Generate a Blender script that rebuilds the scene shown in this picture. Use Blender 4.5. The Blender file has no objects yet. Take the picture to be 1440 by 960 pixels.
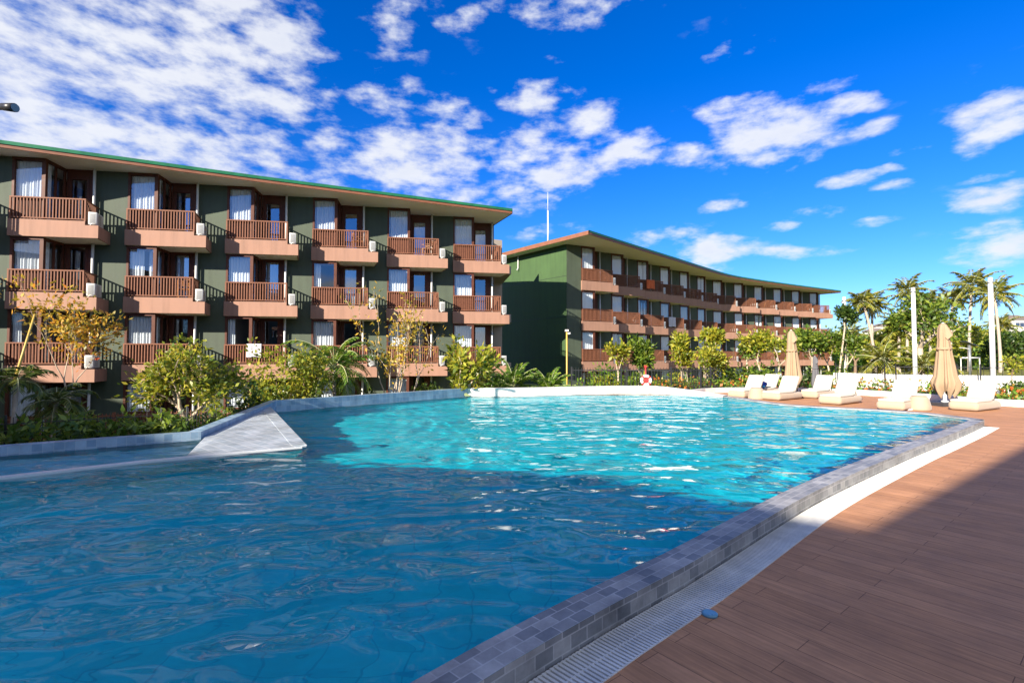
import bpy, bmesh, math, random
import numpy as np
from mathutils import Vector, Matrix

sc = bpy.context.scene
COL = sc.collection
R = math.radians

# ------------------------------------------------------------------ camera
EYE, FPX, PITCH = 1.5, 700.0, 0.03127
cam = bpy.data.cameras.new('camera')
cam.sensor_width = 36.0
cam.lens = FPX / 1440.0 * 36.0
cam.clip_start, cam.clip_end = 0.1, 5000
camo = bpy.data.objects.new('camera', cam)
COL.objects.link(camo)
camo.location = (0, 0, EYE)
camo.rotation_euler = (math.pi / 2 + PITCH, 0, 0)
sc.camera = camo


def ray(px, py):
    c, s = math.cos(PITCH), math.sin(PITCH)
    rx, ru = (px - 720) / FPX, -(py - 480) / FPX
    return Vector((rx, c - ru * s, s + ru * c))


def at(px, py, z=0.0):
    """plan point where the photo's pixel meets height z"""
    d = ray(px, py)
    t = (z - EYE) / d.z
    return (d.x * t, d.y * t)


def atd(px, py, depth):
    """point at a distance along +Y"""
    d = ray(px, py)
    t = depth / d.y
    return Vector((d.x * t, depth, EYE + d.z * t))


# ------------------------------------------------------------------ materials
MATS = {}


def nodes(m):
    m.use_nodes = True
    nt = m.node_tree
    nt.nodes.clear()
    return nt, nt.nodes, nt.links


def mat(name, color, rough=0.6, var=0.12, scale=3.0, bump=0.0, bscale=40.0, spec=0.5, metal=0.0, coat=0.0, stain=0.0, sheen=0.0):
    """plain surface with broken-up colour"""
    m = bpy.data.materials.new(name)
    nt, N, Lk = nodes(m)
    out = N.new('ShaderNodeOutputMaterial')
    b = N.new('ShaderNodeBsdfPrincipled')
    b.inputs['Roughness'].default_value = rough
    b.inputs['Metallic'].default_value = metal
    b.inputs['Specular IOR Level'].default_value = spec
    b.inputs['Coat Weight'].default_value = coat
    b.inputs['Sheen Weight'].default_value = sheen
    geo = N.new('ShaderNodeNewGeometry')
    n1 = N.new('ShaderNodeTexNoise')
    n1.inputs['Scale'].default_value = scale
    n1.inputs['Detail'].default_value = 6
    n1.inputs['Roughness'].default_value = 0.65
    Lk.new(geo.outputs['Position'], n1.inputs['Vector'])
    mr = N.new('ShaderNodeMapRange')
    mr.inputs['From Min'].default_value = 0.3
    mr.inputs['From Max'].default_value = 0.7
    mr.inputs['To Min'].default_value = 1 - var
    mr.inputs['To Max'].default_value = 1 + var
    Lk.new(n1.outputs['Fac'], mr.inputs['Value'])
    mx = N.new('ShaderNodeVectorMath')
    mx.operation = 'SCALE'
    mx.inputs[0].default_value = color[:3]
    Lk.new(mr.outputs['Result'], mx.inputs['Scale'])
    last = mx.outputs['Vector']
    if stain > 0:   # vertical run-off streaks and weathering
        mp = N.new('ShaderNodeMapping')
        mp.inputs['Scale'].default_value = (2.2, 2.2, 0.16)
        Lk.new(geo.outputs['Position'], mp.inputs['Vector'])
        n2 = N.new('ShaderNodeTexNoise')
        n2.inputs['Scale'].default_value = 2.0
        n2.inputs['Detail'].default_value = 5
        Lk.new(mp.outputs['Vector'], n2.inputs['Vector'])
        mr2 = N.new('ShaderNodeMapRange')
        mr2.inputs['From Min'].default_value = 0.45
        mr2.inputs['From Max'].default_value = 0.75
        mr2.inputs['To Min'].default_value = 1
        mr2.inputs['To Max'].default_value = 1 - stain
        Lk.new(n2.outputs['Fac'], mr2.inputs['Value'])
        mx2 = N.new('ShaderNodeVectorMath')
        mx2.operation = 'SCALE'
        Lk.new(last, mx2.inputs[0])
        Lk.new(mr2.outputs['Result'], mx2.inputs['Scale'])
        last = mx2.outputs['Vector']
    Lk.new(last, b.inputs['Base Color'])
    mrr = N.new('ShaderNodeMapRange')
    mrr.inputs['To Min'].default_value = max(0.02, rough - 0.12)
    mrr.inputs['To Max'].default_value = min(1, rough + 0.12)
    Lk.new(n1.outputs['Fac'], mrr.inputs['Value'])
    Lk.new(mrr.outputs['Result'], b.inputs['Roughness'])
    if bump > 0:
        n3 = N.new('ShaderNodeTexNoise')
        n3.inputs['Scale'].default_value = bscale
        n3.inputs['Detail'].default_value = 4
        Lk.new(geo.outputs['Position'], n3.inputs['Vector'])
        bp = N.new('ShaderNodeBump')
        bp.inputs['Strength'].default_value = bump
        bp.inputs['Distance'].default_value = 0.02
        Lk.new(n3.outputs['Fac'], bp.inputs['Height'])
        Lk.new(bp.outputs['Normal'], b.inputs['Normal'])
    Lk.new(b.outputs[0], out.inputs[0])
    MATS[name] = m
    return m


def leaf_mat(name, c_dark, c_mid, c_light, trans=0.35, rough=0.45):
    m = bpy.data.materials.new(name)
    nt, N, Lk = nodes(m)
    out = N.new('ShaderNodeOutputMaterial')
    geo = N.new('ShaderNodeNewGeometry')
    cr = N.new('ShaderNodeValToRGB')
    e = cr.color_ramp.elements
    e[0].position, e[0].color = 0.0, (*c_dark, 1)
    e[1].position, e[1].color = 1.0, (*c_light, 1)
    k = cr.color_ramp.elements.new(0.55)
    k.color = (*c_mid, 1)
    Lk.new(geo.outputs['Random Per Island'], cr.inputs['Fac'])
    b = N.new('ShaderNodeBsdfPrincipled')
    b.inputs['Roughness'].default_value = rough
    b.inputs['Specular IOR Level'].default_value = 0.4
    Lk.new(cr.outputs['Color'], b.inputs['Base Color'])
    t = N.new('ShaderNodeBsdfTranslucent')
    sat = N.new('ShaderNodeHueSaturation')
    sat.inputs['Value'].default_value = 1.5
    sat.inputs['Hue'].default_value = 0.485
    Lk.new(cr.outputs['Color'], sat.inputs['Color'])
    Lk.new(sat.outputs['Color'], t.inputs['Color'])
    mx = N.new('ShaderNodeMixShader')
    mx.inputs['Fac'].default_value = trans
    Lk.new(b.outputs[0], mx.inputs[1])
    Lk.new(t.outputs[0], mx.inputs[2])
    Lk.new(mx.outputs[0], out.inputs[0])
    MATS[name] = m
    return m


def schlick(N, Lk, f0, normal=None):
    """mirror share by viewing angle, the same from both sides of a thin sheet"""
    geo = N.new('ShaderNodeNewGeometry')
    dt = N.new('ShaderNodeVectorMath')
    dt.operation = 'DOT_PRODUCT'
    Lk.new(geo.outputs['Incoming'], dt.inputs[0])
    Lk.new(normal or geo.outputs['Normal'], dt.inputs[1])

    def mth(op, a, b):
        n = N.new('ShaderNodeMath')
        n.operation = op
        n.use_clamp = op != 'POWER'
        for i, v in enumerate((a, b)):
            if isinstance(v, (int, float)):
                n.inputs[i].default_value = v
            elif v is not None:
                Lk.new(v, n.inputs[i])
        return n.outputs[0]
    ab = N.new('ShaderNodeMath')
    ab.operation = 'ABSOLUTE'
    Lk.new(dt.outputs['Value'], ab.inputs[0])
    p = mth('POWER', mth('SUBTRACT', 1.0, ab.outputs[0]), 5.0)
    return mth('ADD', mth('MULTIPLY', p, 1 - f0), f0)


def glass_mat(name, tint, base=0.06):
    """thin window pane: clear, mirror-like at a slant"""
    m = bpy.data.materials.new(name)
    nt, N, Lk = nodes(m)
    out = N.new('ShaderNodeOutputMaterial')
    t = N.new('ShaderNodeBsdfTransparent')
    t.inputs['Color'].default_value = (*tint, 1)
    g = N.new('ShaderNodeBsdfGlossy')
    g.inputs['Roughness'].default_value = 0.015
    g.inputs['Color'].default_value = (0.9, 0.95, 1, 1)
    mx = N.new('ShaderNodeMixShader')
    Lk.new(schlick(N, Lk, base), mx.inputs['Fac'])
    Lk.new(t.outputs[0], mx.inputs[1])
    Lk.new(g.outputs[0], mx.inputs[2])
    Lk.new(mx.outputs[0], out.inputs[0])
    MATS[name] = m
    return m


def tile_mat(name, cols, mortar, bw, rh, msize, rough=0.35, uv=True, bump=0.25, scale=1.0, rot=0.0, grain=0.0, spec=0.5, offset=0.5, vary=0.25):
    """bricks / tiles / planks laid along UVs or over the ground plan"""
    m = bpy.data.materials.new(name)
    nt, N, Lk = nodes(m)
    out = N.new('ShaderNodeOutputMaterial')
    b = N.new('ShaderNodeBsdfPrincipled')
    b.inputs['Roughness'].default_value = rough
    b.inputs['Specular IOR Level'].default_value = spec
    tc = N.new('ShaderNodeTexCoord')
    geo = N.new('ShaderNodeNewGeometry')
    mp = N.new('ShaderNodeMapping')
    mp.inputs['Rotation'].default_value = (0, 0, rot)
    Lk.new(tc.outputs['UV'] if uv else geo.outputs['Position'], mp.inputs['Vector'])
    br = N.new('ShaderNodeTexBrick')
    br.offset = offset
    br.inputs['Scale'].default_value = scale
    br.inputs['Brick Width'].default_value = bw
    br.inputs['Row Height'].default_value = rh
    br.inputs['Mortar Size'].default_value = msize
    br.inputs['Mortar Smooth'].default_value = 0.2
    br.inputs['Bias'].default_value = 0.0
    br.inputs['Color1'].default_value = (*cols[0], 1)
    br.inputs['Color2'].default_value = (*cols[1], 1)
    br.inputs['Mortar'].default_value = (*mortar, 1)
    Lk.new(mp.outputs['Vector'], br.inputs['Vector'])
    n1 = N.new('ShaderNodeTexNoise')
    n1.inputs['Scale'].default_value = 2.3
    n1.inputs['Detail'].default_value = 8
    n1.inputs['Roughness'].default_value = 0.7
    Lk.new(geo.outputs['Position'], n1.inputs['Vector'])
    mr = N.new('ShaderNodeMapRange')
    mr.inputs['From Min'].default_value = 0.3
    mr.inputs['From Max'].default_value = 0.7
    mr.inputs['To Min'].default_value = 1 - vary
    mr.inputs['To Max'].default_value = 1 + vary
    Lk.new(n1.outputs['Fac'], mr.inputs['Value'])
    sc_ = N.new('ShaderNodeVectorMath')
    sc_.operation = 'SCALE'
    Lk.new(br.outputs['Color'], sc_.inputs[0])
    Lk.new(mr.outputs['Result'], sc_.inputs['Scale'])
    last = sc_.outputs['Vector']
    if grain > 0:
        mp2 = N.new('ShaderNodeMapping')
        mp2.inputs['Scale'].default_value = (1.2, 26, 1)
        Lk.new(mp.outputs['Vector'], mp2.inputs['Vector'])
        n2 = N.new('ShaderNodeTexNoise')
        n2.inputs['Scale'].default_value = 2.0
        n2.inputs['Detail'].default_value = 7
        n2.inputs['Distortion'].default_value = 0.6
        Lk.new(mp2.outputs['Vector'], n2.inputs['Vector'])
        mr2 = N.new('ShaderNodeMapRange')
        mr2.inputs['From Min'].default_value = 0.25
        mr2.inputs['From Max'].default_value = 0.75
        mr2.inputs['To Min'].default_value = 1 - grain
        mr2.inputs['To Max'].default_value = 1 + grain
        Lk.new(n2.outputs['Fac'], mr2.inputs['Value'])
        s2 = N.new('ShaderNodeVectorMath')
        s2.operation = 'SCALE'
        Lk.new(last, s2.inputs[0])
        Lk.new(mr2.outputs['Result'], s2.inputs['Scale'])
        last = s2.outputs['Vector']
    Lk.new(last, b.inputs['Base Color'])
    mrr = N.new('ShaderNodeMapRange')
    mrr.inputs['To Min'].default_value = max(0.05, rough - 0.15)
    mrr.inputs['To Max'].default_value = min(1, rough + 0.2)
    Lk.new(n1.outputs['Fac'], mrr.inputs['Value'])
    Lk.new(mrr.outputs['Result'], b.inputs['Roughness'])
    if bump > 0:
        bp = N.new('ShaderNodeBump')
        bp.inputs['Strength'].default_value = bump
        bp.inputs['Distance'].default_value = 0.006
        inv = N.new('ShaderNodeMath')
        inv.operation = 'SUBTRACT'
        inv.inputs[0].default_value = 1.0
        Lk.new(br.outputs['Fac'], inv.inputs[1])
        Lk.new(inv.outputs[0], bp.inputs['Height'])
        Lk.new(bp.outputs['Normal'], b.inputs['Normal'])
    Lk.new(b.outputs[0], out.inputs[0])
    MATS[name] = m
    return m


mat('green_wall', (0.052, 0.070, 0.046), 0.75, 0.16, 0.9, 0.2, 60, stain=0.20)
mat('gable_green', (0.037, 0.080, 0.022), 0.7, 0.18, .45, 0.2, 40, stain=0.18)
mat('band', (0.285, 0.155, 0.107), 0.8, 0.07, 1.3, 0.15, 50, stain=0.20)
mat('soffit', (0.84, 0.83, 0.80), 0.8, 0.04, 0.8)
mat('fascia', (0.19, 0.072, 0.035), 0.55, 0.15, 2.5)
mat('rail', (0.175, 0.073, 0.042), 0.62, 0.22, 9, spec=0.2)
mat('frame', (0.085, 0.028, 0.016), 0.55, 0.2, 6, spec=0.25)
mat('panel_wood', (0.16, 0.055, 0.032), 0.5, 0.2, 5)
mat('inside', (0.30, 0.26, 0.22), 0.9, 0.08, 1)
mat('grate_white', (0.60, 0.59, 0.55), 0.5, 0.22, 3.5)
mat('white_paint', (0.58, 0.58, 0.56), 0.45, 0.05, 2.5)
mat('white_wall', (0.70, 0.68, 0.64), 0.7, 0.05, 1.5, 0.1, 40, stain=0.08)
mat('ac_white', (0.50, 0.50, 0.48), 0.4, 0.05, 4)
mat('ac_dark', (0.06, 0.06, 0.065), 0.5, 0.1, 9)
mat('black_metal', (0.02, 0.02, 0.022), 0.4, 0.2, 8)
mat('grey_metal', (0.28, 0.30, 0.32), 0.35, 0.1, 6, metal=0.6)
mat('lamp_lens', (0.03, 0.05, 0.10), 0.1, 0.05, 9, spec=0.8)
mat('solar_cell', (0.02, 0.03, 0.06), 0.15, 0.1, 9, spec=0.8)
mat('chair_wood', (0.36, 0.15, 0.035), 0.5, 0.2, 12)
mat('towel_white', (0.55, 0.53, 0.57), 0.9, 0.04, 6, sheen=0.3)
mat('cloth_orange', (0.62, 0.13, 0.04), 0.9, 0.08, 6)
mat('cushion', (0.42, 0.39, 0.335), 0.85, 0.03, 5, 0.12, 140, sheen=0.2)
mat('base_fabric', (0.36, 0.275, 0.195), 0.85, 0.05, 4, 0.15, 160, sheen=0.2)
mat('parasol', (0.30, 0.21, 0.13), 0.9, 0.06, 3, 0.1, 120)
mat('parasol_grey', (0.10, 0.10, 0.11), 0.9, 0.06, 3)
mat('dark_stone', (0.035, 0.035, 0.04), 0.6, 0.15, 6)
mat('blue_cloth', (0.02, 0.06, 0.32), 0.9, 0.1, 8)
mat('cyan_cloth', (0.03, 0.42, 0.72), 0.9, 0.1, 8)
mat('ring_white', (0.82, 0.80, 0.78), 0.5, 0.03, 6)
mat('ring_red', (0.62, 0.03, 0.03), 0.5, 0.06, 6)
mat('bark_pale', (0.42, 0.34, 0.25), 0.85, 0.25, 9, 0.5, 30)
mat('bark_palm', (0.36, 0.30, 0.24), 0.85, 0.22, 7, 0.5, 22)
mat('bark_dark', (0.17, 0.115, 0.075), 0.9, 0.25, 8, 0.5, 26)
mat('bark_green', (0.32, 0.34, 0.17), 0.7, 0.2, 8, 0.3, 22)
mat('shelf_white', (0.60, 0.62, 0.62), 0.35, 0.08, 3)
mat('pole_yellow', (0.50, 0.33, 0.07), 0.5, 0.1, 5)
mat('skin_of_house', (0.55, 0.52, 0.47), 0.8, 0.1, 0.4)
mat('house_roof', (0.16, 0.13, 0.11), 0.8, 0.15, 0.6)
mat('soil', (0.09, 0.06, 0.04), 0.95, 0.25, 5, 0.5, 30)
mat('rock_white', (0.70, 0.67, 0.62), 0.8, 0.15, 6, 0.4, 18)
mat('drain_blue', (0.12, 0.30, 0.42), 0.3, 0.1, 20)
leaf_mat('leaf_bush', (0.035, 0.07, 0.01), (0.095, 0.165, 0.018), (0.23, 0.27, 0.03))
leaf_mat('leaf_yellow', (0.09, 0.14, 0.014), (0.24, 0.26, 0.02), (0.42, 0.36, 0.035))
leaf_mat('leaf_autumn', (0.14, 0.15, 0.015), (0.40, 0.28, 0.025), (0.60, 0.26, 0.03))
leaf_mat('leaf_gold', (0.14, 0.15, 0.02), (0.42, 0.30, 0.03), (0.60, 0.36, 0.05))
leaf_mat('leaf_orange', (0.30, 0.12, 0.02), (0.46, 0.14, 0.02), (0.55, 0.08, 0.02))
leaf_mat('leaf_dark', (0.018, 0.042, 0.009), (0.045, 0.09, 0.014), (0.11, 0.16, 0.025))
leaf_mat('leaf_fern', (0.04, 0.1, 0.012), (0.11, 0.21, 0.022), (0.25, 0.33, 0.035))
leaf_mat('leaf_palm', (0.025, 0.050, 0.010), (0.075, 0.115, 0.018), (0.19, 0.20, 0.035), 0.3, 0.35)
leaf_mat('leaf_coco', (0.065, 0.095, 0.014), (0.18, 0.2, 0.025), (0.38, 0.32, 0.06), 0.3, 0.35)
leaf_mat('leaf_wood', (0.07, 0.11, 0.014), (0.19, 0.23, 0.022), (0.36, 0.33, 0.035), 0.3)
leaf_mat('petal_orange', (0.10, 0.13, 0.02), (0.50, 0.22, 0.03), (0.62, 0.10, 0.03), 0.25)
leaf_mat('grass_blade', (0.10, 0.13, 0.02), (0.17, 0.19, 0.03), (0.25, 0.23, 0.05), 0.3)
glass_mat('pane_glass', (0.90, 0.94, 0.96), 0.12)
glass_mat('door_glass', (0.80, 0.86, 0.90), 0.24)
tile_mat('coping_tile', ((0.155, 0.16, 0.165), (0.32, 0.31, 0.295)), (0.38, 0.37, 0.36), 0.13, 0.075, 0.004, 0.42, vary=0.5, spec=0.28)
tile_mat('pool_tile', ((0.012, 0.60, 0.69), (0.020, 0.66, 0.74)), (0.012, 0.50, 0.61), 0.30, 0.30, 0.008, 0.4, uv=False, offset=0.0, bump=0.1, vary=0.12)
tile_mat('wall_tile', ((0.15, 0.25, 0.36), (0.27, 0.38, 0.48)), (0.30, 0.38, 0.45), 0.12, 0.12, 0.004, 0.3, offset=0.0, vary=0.25)
tile_mat('ramp_tile', ((0.26, 0.31, 0.35), (0.36, 0.40, 0.44)), (0.48, 0.50, 0.52), 0.16, 0.16, 0.008, 0.35, uv=False, rot=0.7, vary=0.28, offset=0.0)
tile_mat('deck_plank', ((0.40, 0.196, 0.097), (0.47, 0.236, 0.121)), (0.17, 0.085, 0.045), 1.15, 0.145, 0.0022, 0.68, uv=False, rot=R(52), grain=0.22, bump=0.3, spec=0.16, offset=0.37, vary=0.2)

# green metal roof sheet with ribs
m = mat('roof_green', (0.008, 0.13, 0.052), 0.4, 0.2, 1.2, stain=0.2)


def curtain_mat():
    m = bpy.data.materials.new('curtain_cloth')
    nt, N, Lk = nodes(m)
    out = N.new('ShaderNodeOutputMaterial')
    d = N.new('ShaderNodeBsdfDiffuse')
    d.inputs['Color'].default_value = (0.80, 0.82, 0.84, 1)
    t = N.new('ShaderNodeBsdfTranslucent')
    t.inputs['Color'].default_value = (0.7, 0.72, 0.74, 1)
    mx = N.new('ShaderNodeMixShader')
    mx.inputs[0].default_value = 0.25
    Lk.new(d.outputs[0], mx.inputs[1])
    Lk.new(t.outputs[0], mx.inputs[2])
    Lk.new(mx.outputs[0], out.inputs[0])
    MATS['curtain_cloth'] = m


curtain_mat()


def water_mat():
    """clear water: mirror share by angle (cut a little, as through the photo's polarised light), the rest bent"""
    m = bpy.data.materials.new('water')
    nt, N, Lk = nodes(m)
    out = N.new('ShaderNodeOutputMaterial')
    geo = N.new('ShaderNodeNewGeometry')

    def noise(scale, rot, sx, sy, detail, dist):
        mp = N.new('ShaderNodeMapping')
        mp.inputs['Rotation'].default_value = (0, 0, rot)
        mp.inputs['Scale'].default_value = (sx, sy, 1)
        Lk.new(geo.outputs['Position'], mp.inputs['Vector'])
        n = N.new('ShaderNodeTexNoise')
        n.inputs['Scale'].default_value = scale
        n.inputs['Detail'].default_value = detail
        n.inputs['Roughness'].default_value = 0.4
        n.inputs['Distortion'].default_value = dist
        Lk.new(mp.outputs['Vector'], n.inputs['Vector'])
        return n.outputs['Fac']
    ad = N.new('ShaderNodeMath')
    ad.operation = 'MULTIPLY_ADD'
    Lk.new(noise(2.6, -0.4, 0.9, 1.3, 1.0, 0.9), ad.inputs[0])
    ad.inputs[1].default_value = 0.30
    Lk.new(noise(0.85, 0.55, 0.75, 1.35, 1.0, 1.1), ad.inputs[2])
    bp = N.new('ShaderNodeBump')
    bp.inputs['Strength'].default_value = 1.0
    bp.inputs['Distance'].default_value = RIPPLE
    Lk.new(ad.outputs[0], bp.inputs['Height'])
    fr = schlick(N, Lk, 0.02, bp.outputs['Normal'])
    pol = N.new('ShaderNodeMath')
    pol.operation = 'MULTIPLY'
    pol.inputs[1].default_value = 0.62
    Lk.new(fr, pol.inputs[0])
    g = N.new('ShaderNodeBsdfGlossy')
    g.inputs['Roughness'].default_value = 0.0
    Lk.new(bp.outputs['Normal'], g.inputs['Normal'])
    rf = N.new('ShaderNodeBsdfRefraction')
    Lk.new(bp.outputs['Normal'], rf.inputs['Normal'])
    rf.inputs['IOR'].default_value = 1.33
    rf.inputs['Roughness'].default_value = 0.0
    rf.inputs['Color'].default_value = (0.80, 0.95, 0.98, 1)
    m2 = N.new('ShaderNodeMixShader')
    Lk.new(pol.outputs[0], m2.inputs[0])
    Lk.new(rf.outputs[0], m2.inputs[1])
    Lk.new(g.outputs[0], m2.inputs[2])
    Lk.new(m2.outputs[0], out.inputs[0])
    MATS['water'] = m


WAVE_SLOPE = 0.006
RIPPLE = 0.14
water_mat()


def ground_mat():
    m = bpy.data.materials.new('ground')
    nt, N, Lk = nodes(m)
    out = N.new('ShaderNodeOutputMaterial')
    b = N.new('ShaderNodeBsdfPrincipled')
    b.inputs['Roughness'].default_value = 0.95
    b.inputs['Specular IOR Level'].default_value = 0.1
    geo = N.new('ShaderNodeNewGeometry')
    n = N.new('ShaderNodeTexNoise')
    n.inputs['Scale'].default_value = 0.35
    n.inputs['Detail'].default_value = 9
    n.inputs['Roughness'].default_value = 0.7
    Lk.new(geo.outputs['Position'], n.inputs['Vector'])
    cr = N.new('ShaderNodeValToRGB')
    e = cr.color_ramp.elements
    e[0].position, e[0].color = 0.3, (0.075, 0.095, 0.020, 1)
    e[1].position, e[1].color = 0.7, (0.22, 0.20, 0.055, 1)
    Lk.new(n.outputs['Fac'], cr.inputs[0])
    Lk.new(cr.outputs[0], b.inputs['Base Color'])
    Lk.new(b.outputs[0], out.inputs[0])
    MATS['ground'] = m


ground_mat()


# ------------------------------------------------------------------ object helpers
def prop(o, label=None, cat=None, group=None, kind=None):
    if label:
        o['label'] = label
    if cat:
        o['category'] = cat
    if group:
        o['group'] = group
    if kind:
        o['kind'] = kind
    return o


def empty(name, loc=(0, 0, 0), rz=0.0, label=None, cat=None, group=None):
    o = bpy.data.objects.new(name, None)
    o.empty_display_size = 0.2
    COL.objects.link(o)
    o.location = loc
    o.rotation_euler = (0, 0, rz)
    return prop(o, label, cat, group)


class MB:
    """collects faces; build() links them as one mesh object"""

    def __init__(s):
        s.v, s.f, s.uv, s.sm = [], [], [], []

    def face(s, pts, uv=None, smooth=False):
        i = len(s.v)
        s.v += [tuple(p) for p in pts]
        s.f.append(tuple(range(i, i + len(pts))))
        s.uv.append(uv)
        s.sm.append(smooth)

    def idx(s, base, faces, smooth=False):
        for f in faces:
            s.f.append(tuple(base + k for k in f))
            s.uv.append(None)
            s.sm.append(smooth)

    def box(s, x0, x1, y0, y1, z0, z1):
        b = len(s.v)
        s.v += [(x0, y0, z0), (x1, y0, z0), (x1, y1, z0), (x0, y1, z0), (x0, y0, z1), (x1, y0, z1), (x1, y1, z1), (x0, y1, z1)]
        s.idx(b, [(0, 3, 2, 1), (4, 5, 6, 7), (0, 1, 5, 4), (1, 2, 6, 5), (2, 3, 7, 6), (3, 0, 4, 7)])

    def beam(s, a, b_, w, h):
        """box along a-b, w across, h up"""
        a, b_ = Vector(a), Vector(b_)
        d = (b_ - a).normalized()
        up = Vector((0, 0, 1)) if abs(d.z) < 0.95 else Vector((0, 1, 0))
        r = d.cross(up).normalized()
        u = r.cross(d)
        b = len(s.v)
        for p in (a, b_):
            for (i, j) in ((-1, -1), (1, -1), (1, 1), (-1, 1)):
                s.v.append(tuple(p + r * (i * w / 2) + u * (j * h / 2)))
        s.idx(b, [(0, 1, 2, 3), (7, 6, 5, 4), (0, 4, 5, 1), (1, 5, 6, 2), (2, 6, 7, 3), (3, 7, 4, 0)])

    def prism(s, poly, z0, z1):
        """vertical prism over a plan outline given anticlockwise; z1 may be a list"""
        n = len(poly)
        zt = z1 if isinstance(z1, (list, tuple)) else [z1] * n
        zb = z0 if isinstance(z0, (list, tuple)) else [z0] * n
        b = len(s.v)
        s.v += [(p[0], p[1], zb[i]) for i, p in enumerate(poly)]
        s.v += [(p[0], p[1], zt[i]) for i, p in enumerate(poly)]
        s.idx(b, [tuple(range(n - 1, -1, -1)), tuple(range(n, 2 * n))])
        s.idx(b, [(i, (i + 1) % n, n + (i + 1) % n, n + i) for i in range(n)])

    def tube(s, pts, rad, n=8, cap=True, smooth=True):
        pts = [Vector(p) for p in pts]
        rad = rad if isinstance(rad, (list, tuple)) else [rad] * len(pts)
        b = len(s.v)
        prev = None
        for i, p in enumerate(pts):
            d = (pts[min(i + 1, len(pts) - 1)] - pts[max(i - 1, 0)]).normalized()
            if prev is None:
                up = Vector((0, 0, 1)) if abs(d.z) < 0.9 else Vector((1, 0, 0))
                x = d.cross(up).normalized()
            else:
                x = (prev - d * prev.dot(d)).normalized()
            prev = x
            y = d.cross(x)
            for k in range(n):
                a = 2 * math.pi * k / n
                s.v.append(tuple(p + (x * math.cos(a) + y * math.sin(a)) * rad[i]))
        for i in range(len(pts) - 1):
            s.idx(b + i * n, [(k, (k + 1) % n, n + (k + 1) % n, n + k) for k in range(n)], smooth)
        if cap:
            s.idx(b, [tuple(range(n - 1, -1, -1))])
            s.idx(b + (len(pts) - 1) * n, [tuple(range(n))])

    def lathe(s, prof, n=24, center=(0, 0), smooth=True):
        b = len(s.v)
        for r, z in prof:
            for k in range(n):
                a = 2 * math.pi * k / n
                s.v.append((center[0] + r * math.cos(a), center[1] + r * math.sin(a), z))
        for i in range(len(prof) - 1):
            s.idx(b + i * n, [(k, (k + 1) % n, n + (k + 1) % n, n + k) for k in range(n)], smooth)
        s.idx(b, [tuple(range(n - 1, -1, -1))])
        s.idx(b + (len(prof) - 1) * n, [tuple(range(n))])

    def mesh(s, name, m):
        me = bpy.data.meshes.new(name)
        me.from_pydata(s.v, [], s.f)
        me.materials.append(MATS[m])
        if any(u is not None for u in s.uv):
            lay = me.uv_layers.new(name='UVMap')
            k = 0
            for fi, f in enumerate(s.f):
                for j in range(len(f)):
                    lay.data[k].uv = s.uv[fi][j] if s.uv[fi] else (0, 0)
                    k += 1
        if any(s.sm):
            me.polygons.foreach_set('use_smooth', s.sm)
        me.update()
        return me

    def build(s, name, m, parent=None, loc=(0, 0, 0), rz=0.0):
        return link(name, s.mesh(name, m), parent, loc, rz)


def link(name, me, parent=None, loc=(0, 0, 0), rz=0.0):
    o = bpy.data.objects.new(name, me)
    COL.objects.link(o)
    o.location = loc
    o.rotation_euler = (0, 0, rz)
    if parent:
        o.parent = parent
    return o


def copy_tree(o, parent=None):
    """a thing, its parts and their sub-parts"""
    c = o.copy()
    COL.objects.link(c)
    c.parent = parent
    for ch in list(o.children):
        copy_tree(ch, c)
    return c


def soft_box(sx, sy, sz, r, seg=4, z0=0.0):
    """rounded block, base at z0"""
    bm = bmesh.new()
    bmesh.ops.create_cube(bm, size=1)
    bmesh.ops.scale(bm, vec=(sx, sy, sz), verts=bm.verts)
    bmesh.ops.bevel(bm, geom=list(bm.edges), offset=r, segments=seg, profile=0.5, affect='EDGES')
    bmesh.ops.translate(bm, vec=(0, 0, z0 + sz / 2), verts=bm.verts)
    for f in bm.faces:
        f.smooth = True
    return bm


def bm_build(bm, name, m, parent=None, loc=(0, 0, 0), rz=0.0):
    me = bpy.data.meshes.new(name)
    bm.to_mesh(me)
    bm.free()
    me.materials.append(MATS[m])
    return link(name, me, parent, loc, rz)


def strip(mb, A, B, za, zb, uv_w=None):
    """quads between two polylines with the same number of points; UV runs along"""
    s = 0.0
    for i in range(len(A) - 1):
        l = math.hypot(A[i + 1][0] - A[i][0], A[i + 1][1] - A[i][1])
        w = uv_w if uv_w else math.hypot(A[i][0] - B[i][0], A[i][1] - B[i][1])
        z = lambda q, k: q[k] if isinstance(q, (list, tuple)) else q
        mb.face([(*A[i][:2], z(za, i)), (*A[i + 1][:2], z(za, i + 1)), (*B[i + 1][:2], z(zb, i + 1)), (*B[i][:2], z(zb, i))],
                [(s, 0), (s + l, 0), (s + l, w), (s, w)])
        s += l


def smooth_line(pts, step=0.4):
    """Catmull-Rom through plan points, resampled"""
    out = []
    P = [Vector((p[0], p[1])) for p in pts]
    P = [P[0] * 2 - P[1]] + P + [P[-1] * 2 - P[-2]]
    for i in range(1, len(P) - 2):
        n = max(1, int((P[i + 1] - P[i]).length / step))
        for k in range(n):
            t = k / n
            a, b, c, d = P[i - 1], P[i], P[i + 1], P[i + 2]
            out.append(0.5 * ((2 * b) + (c - a) * t + (2 * a - 5 * b + 4 * c - d) * t * t + (3 * b - a - 3 * c + d) * t ** 3))
    out.append(P[-2])
    return [(p.x, p.y) for p in out]


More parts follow.
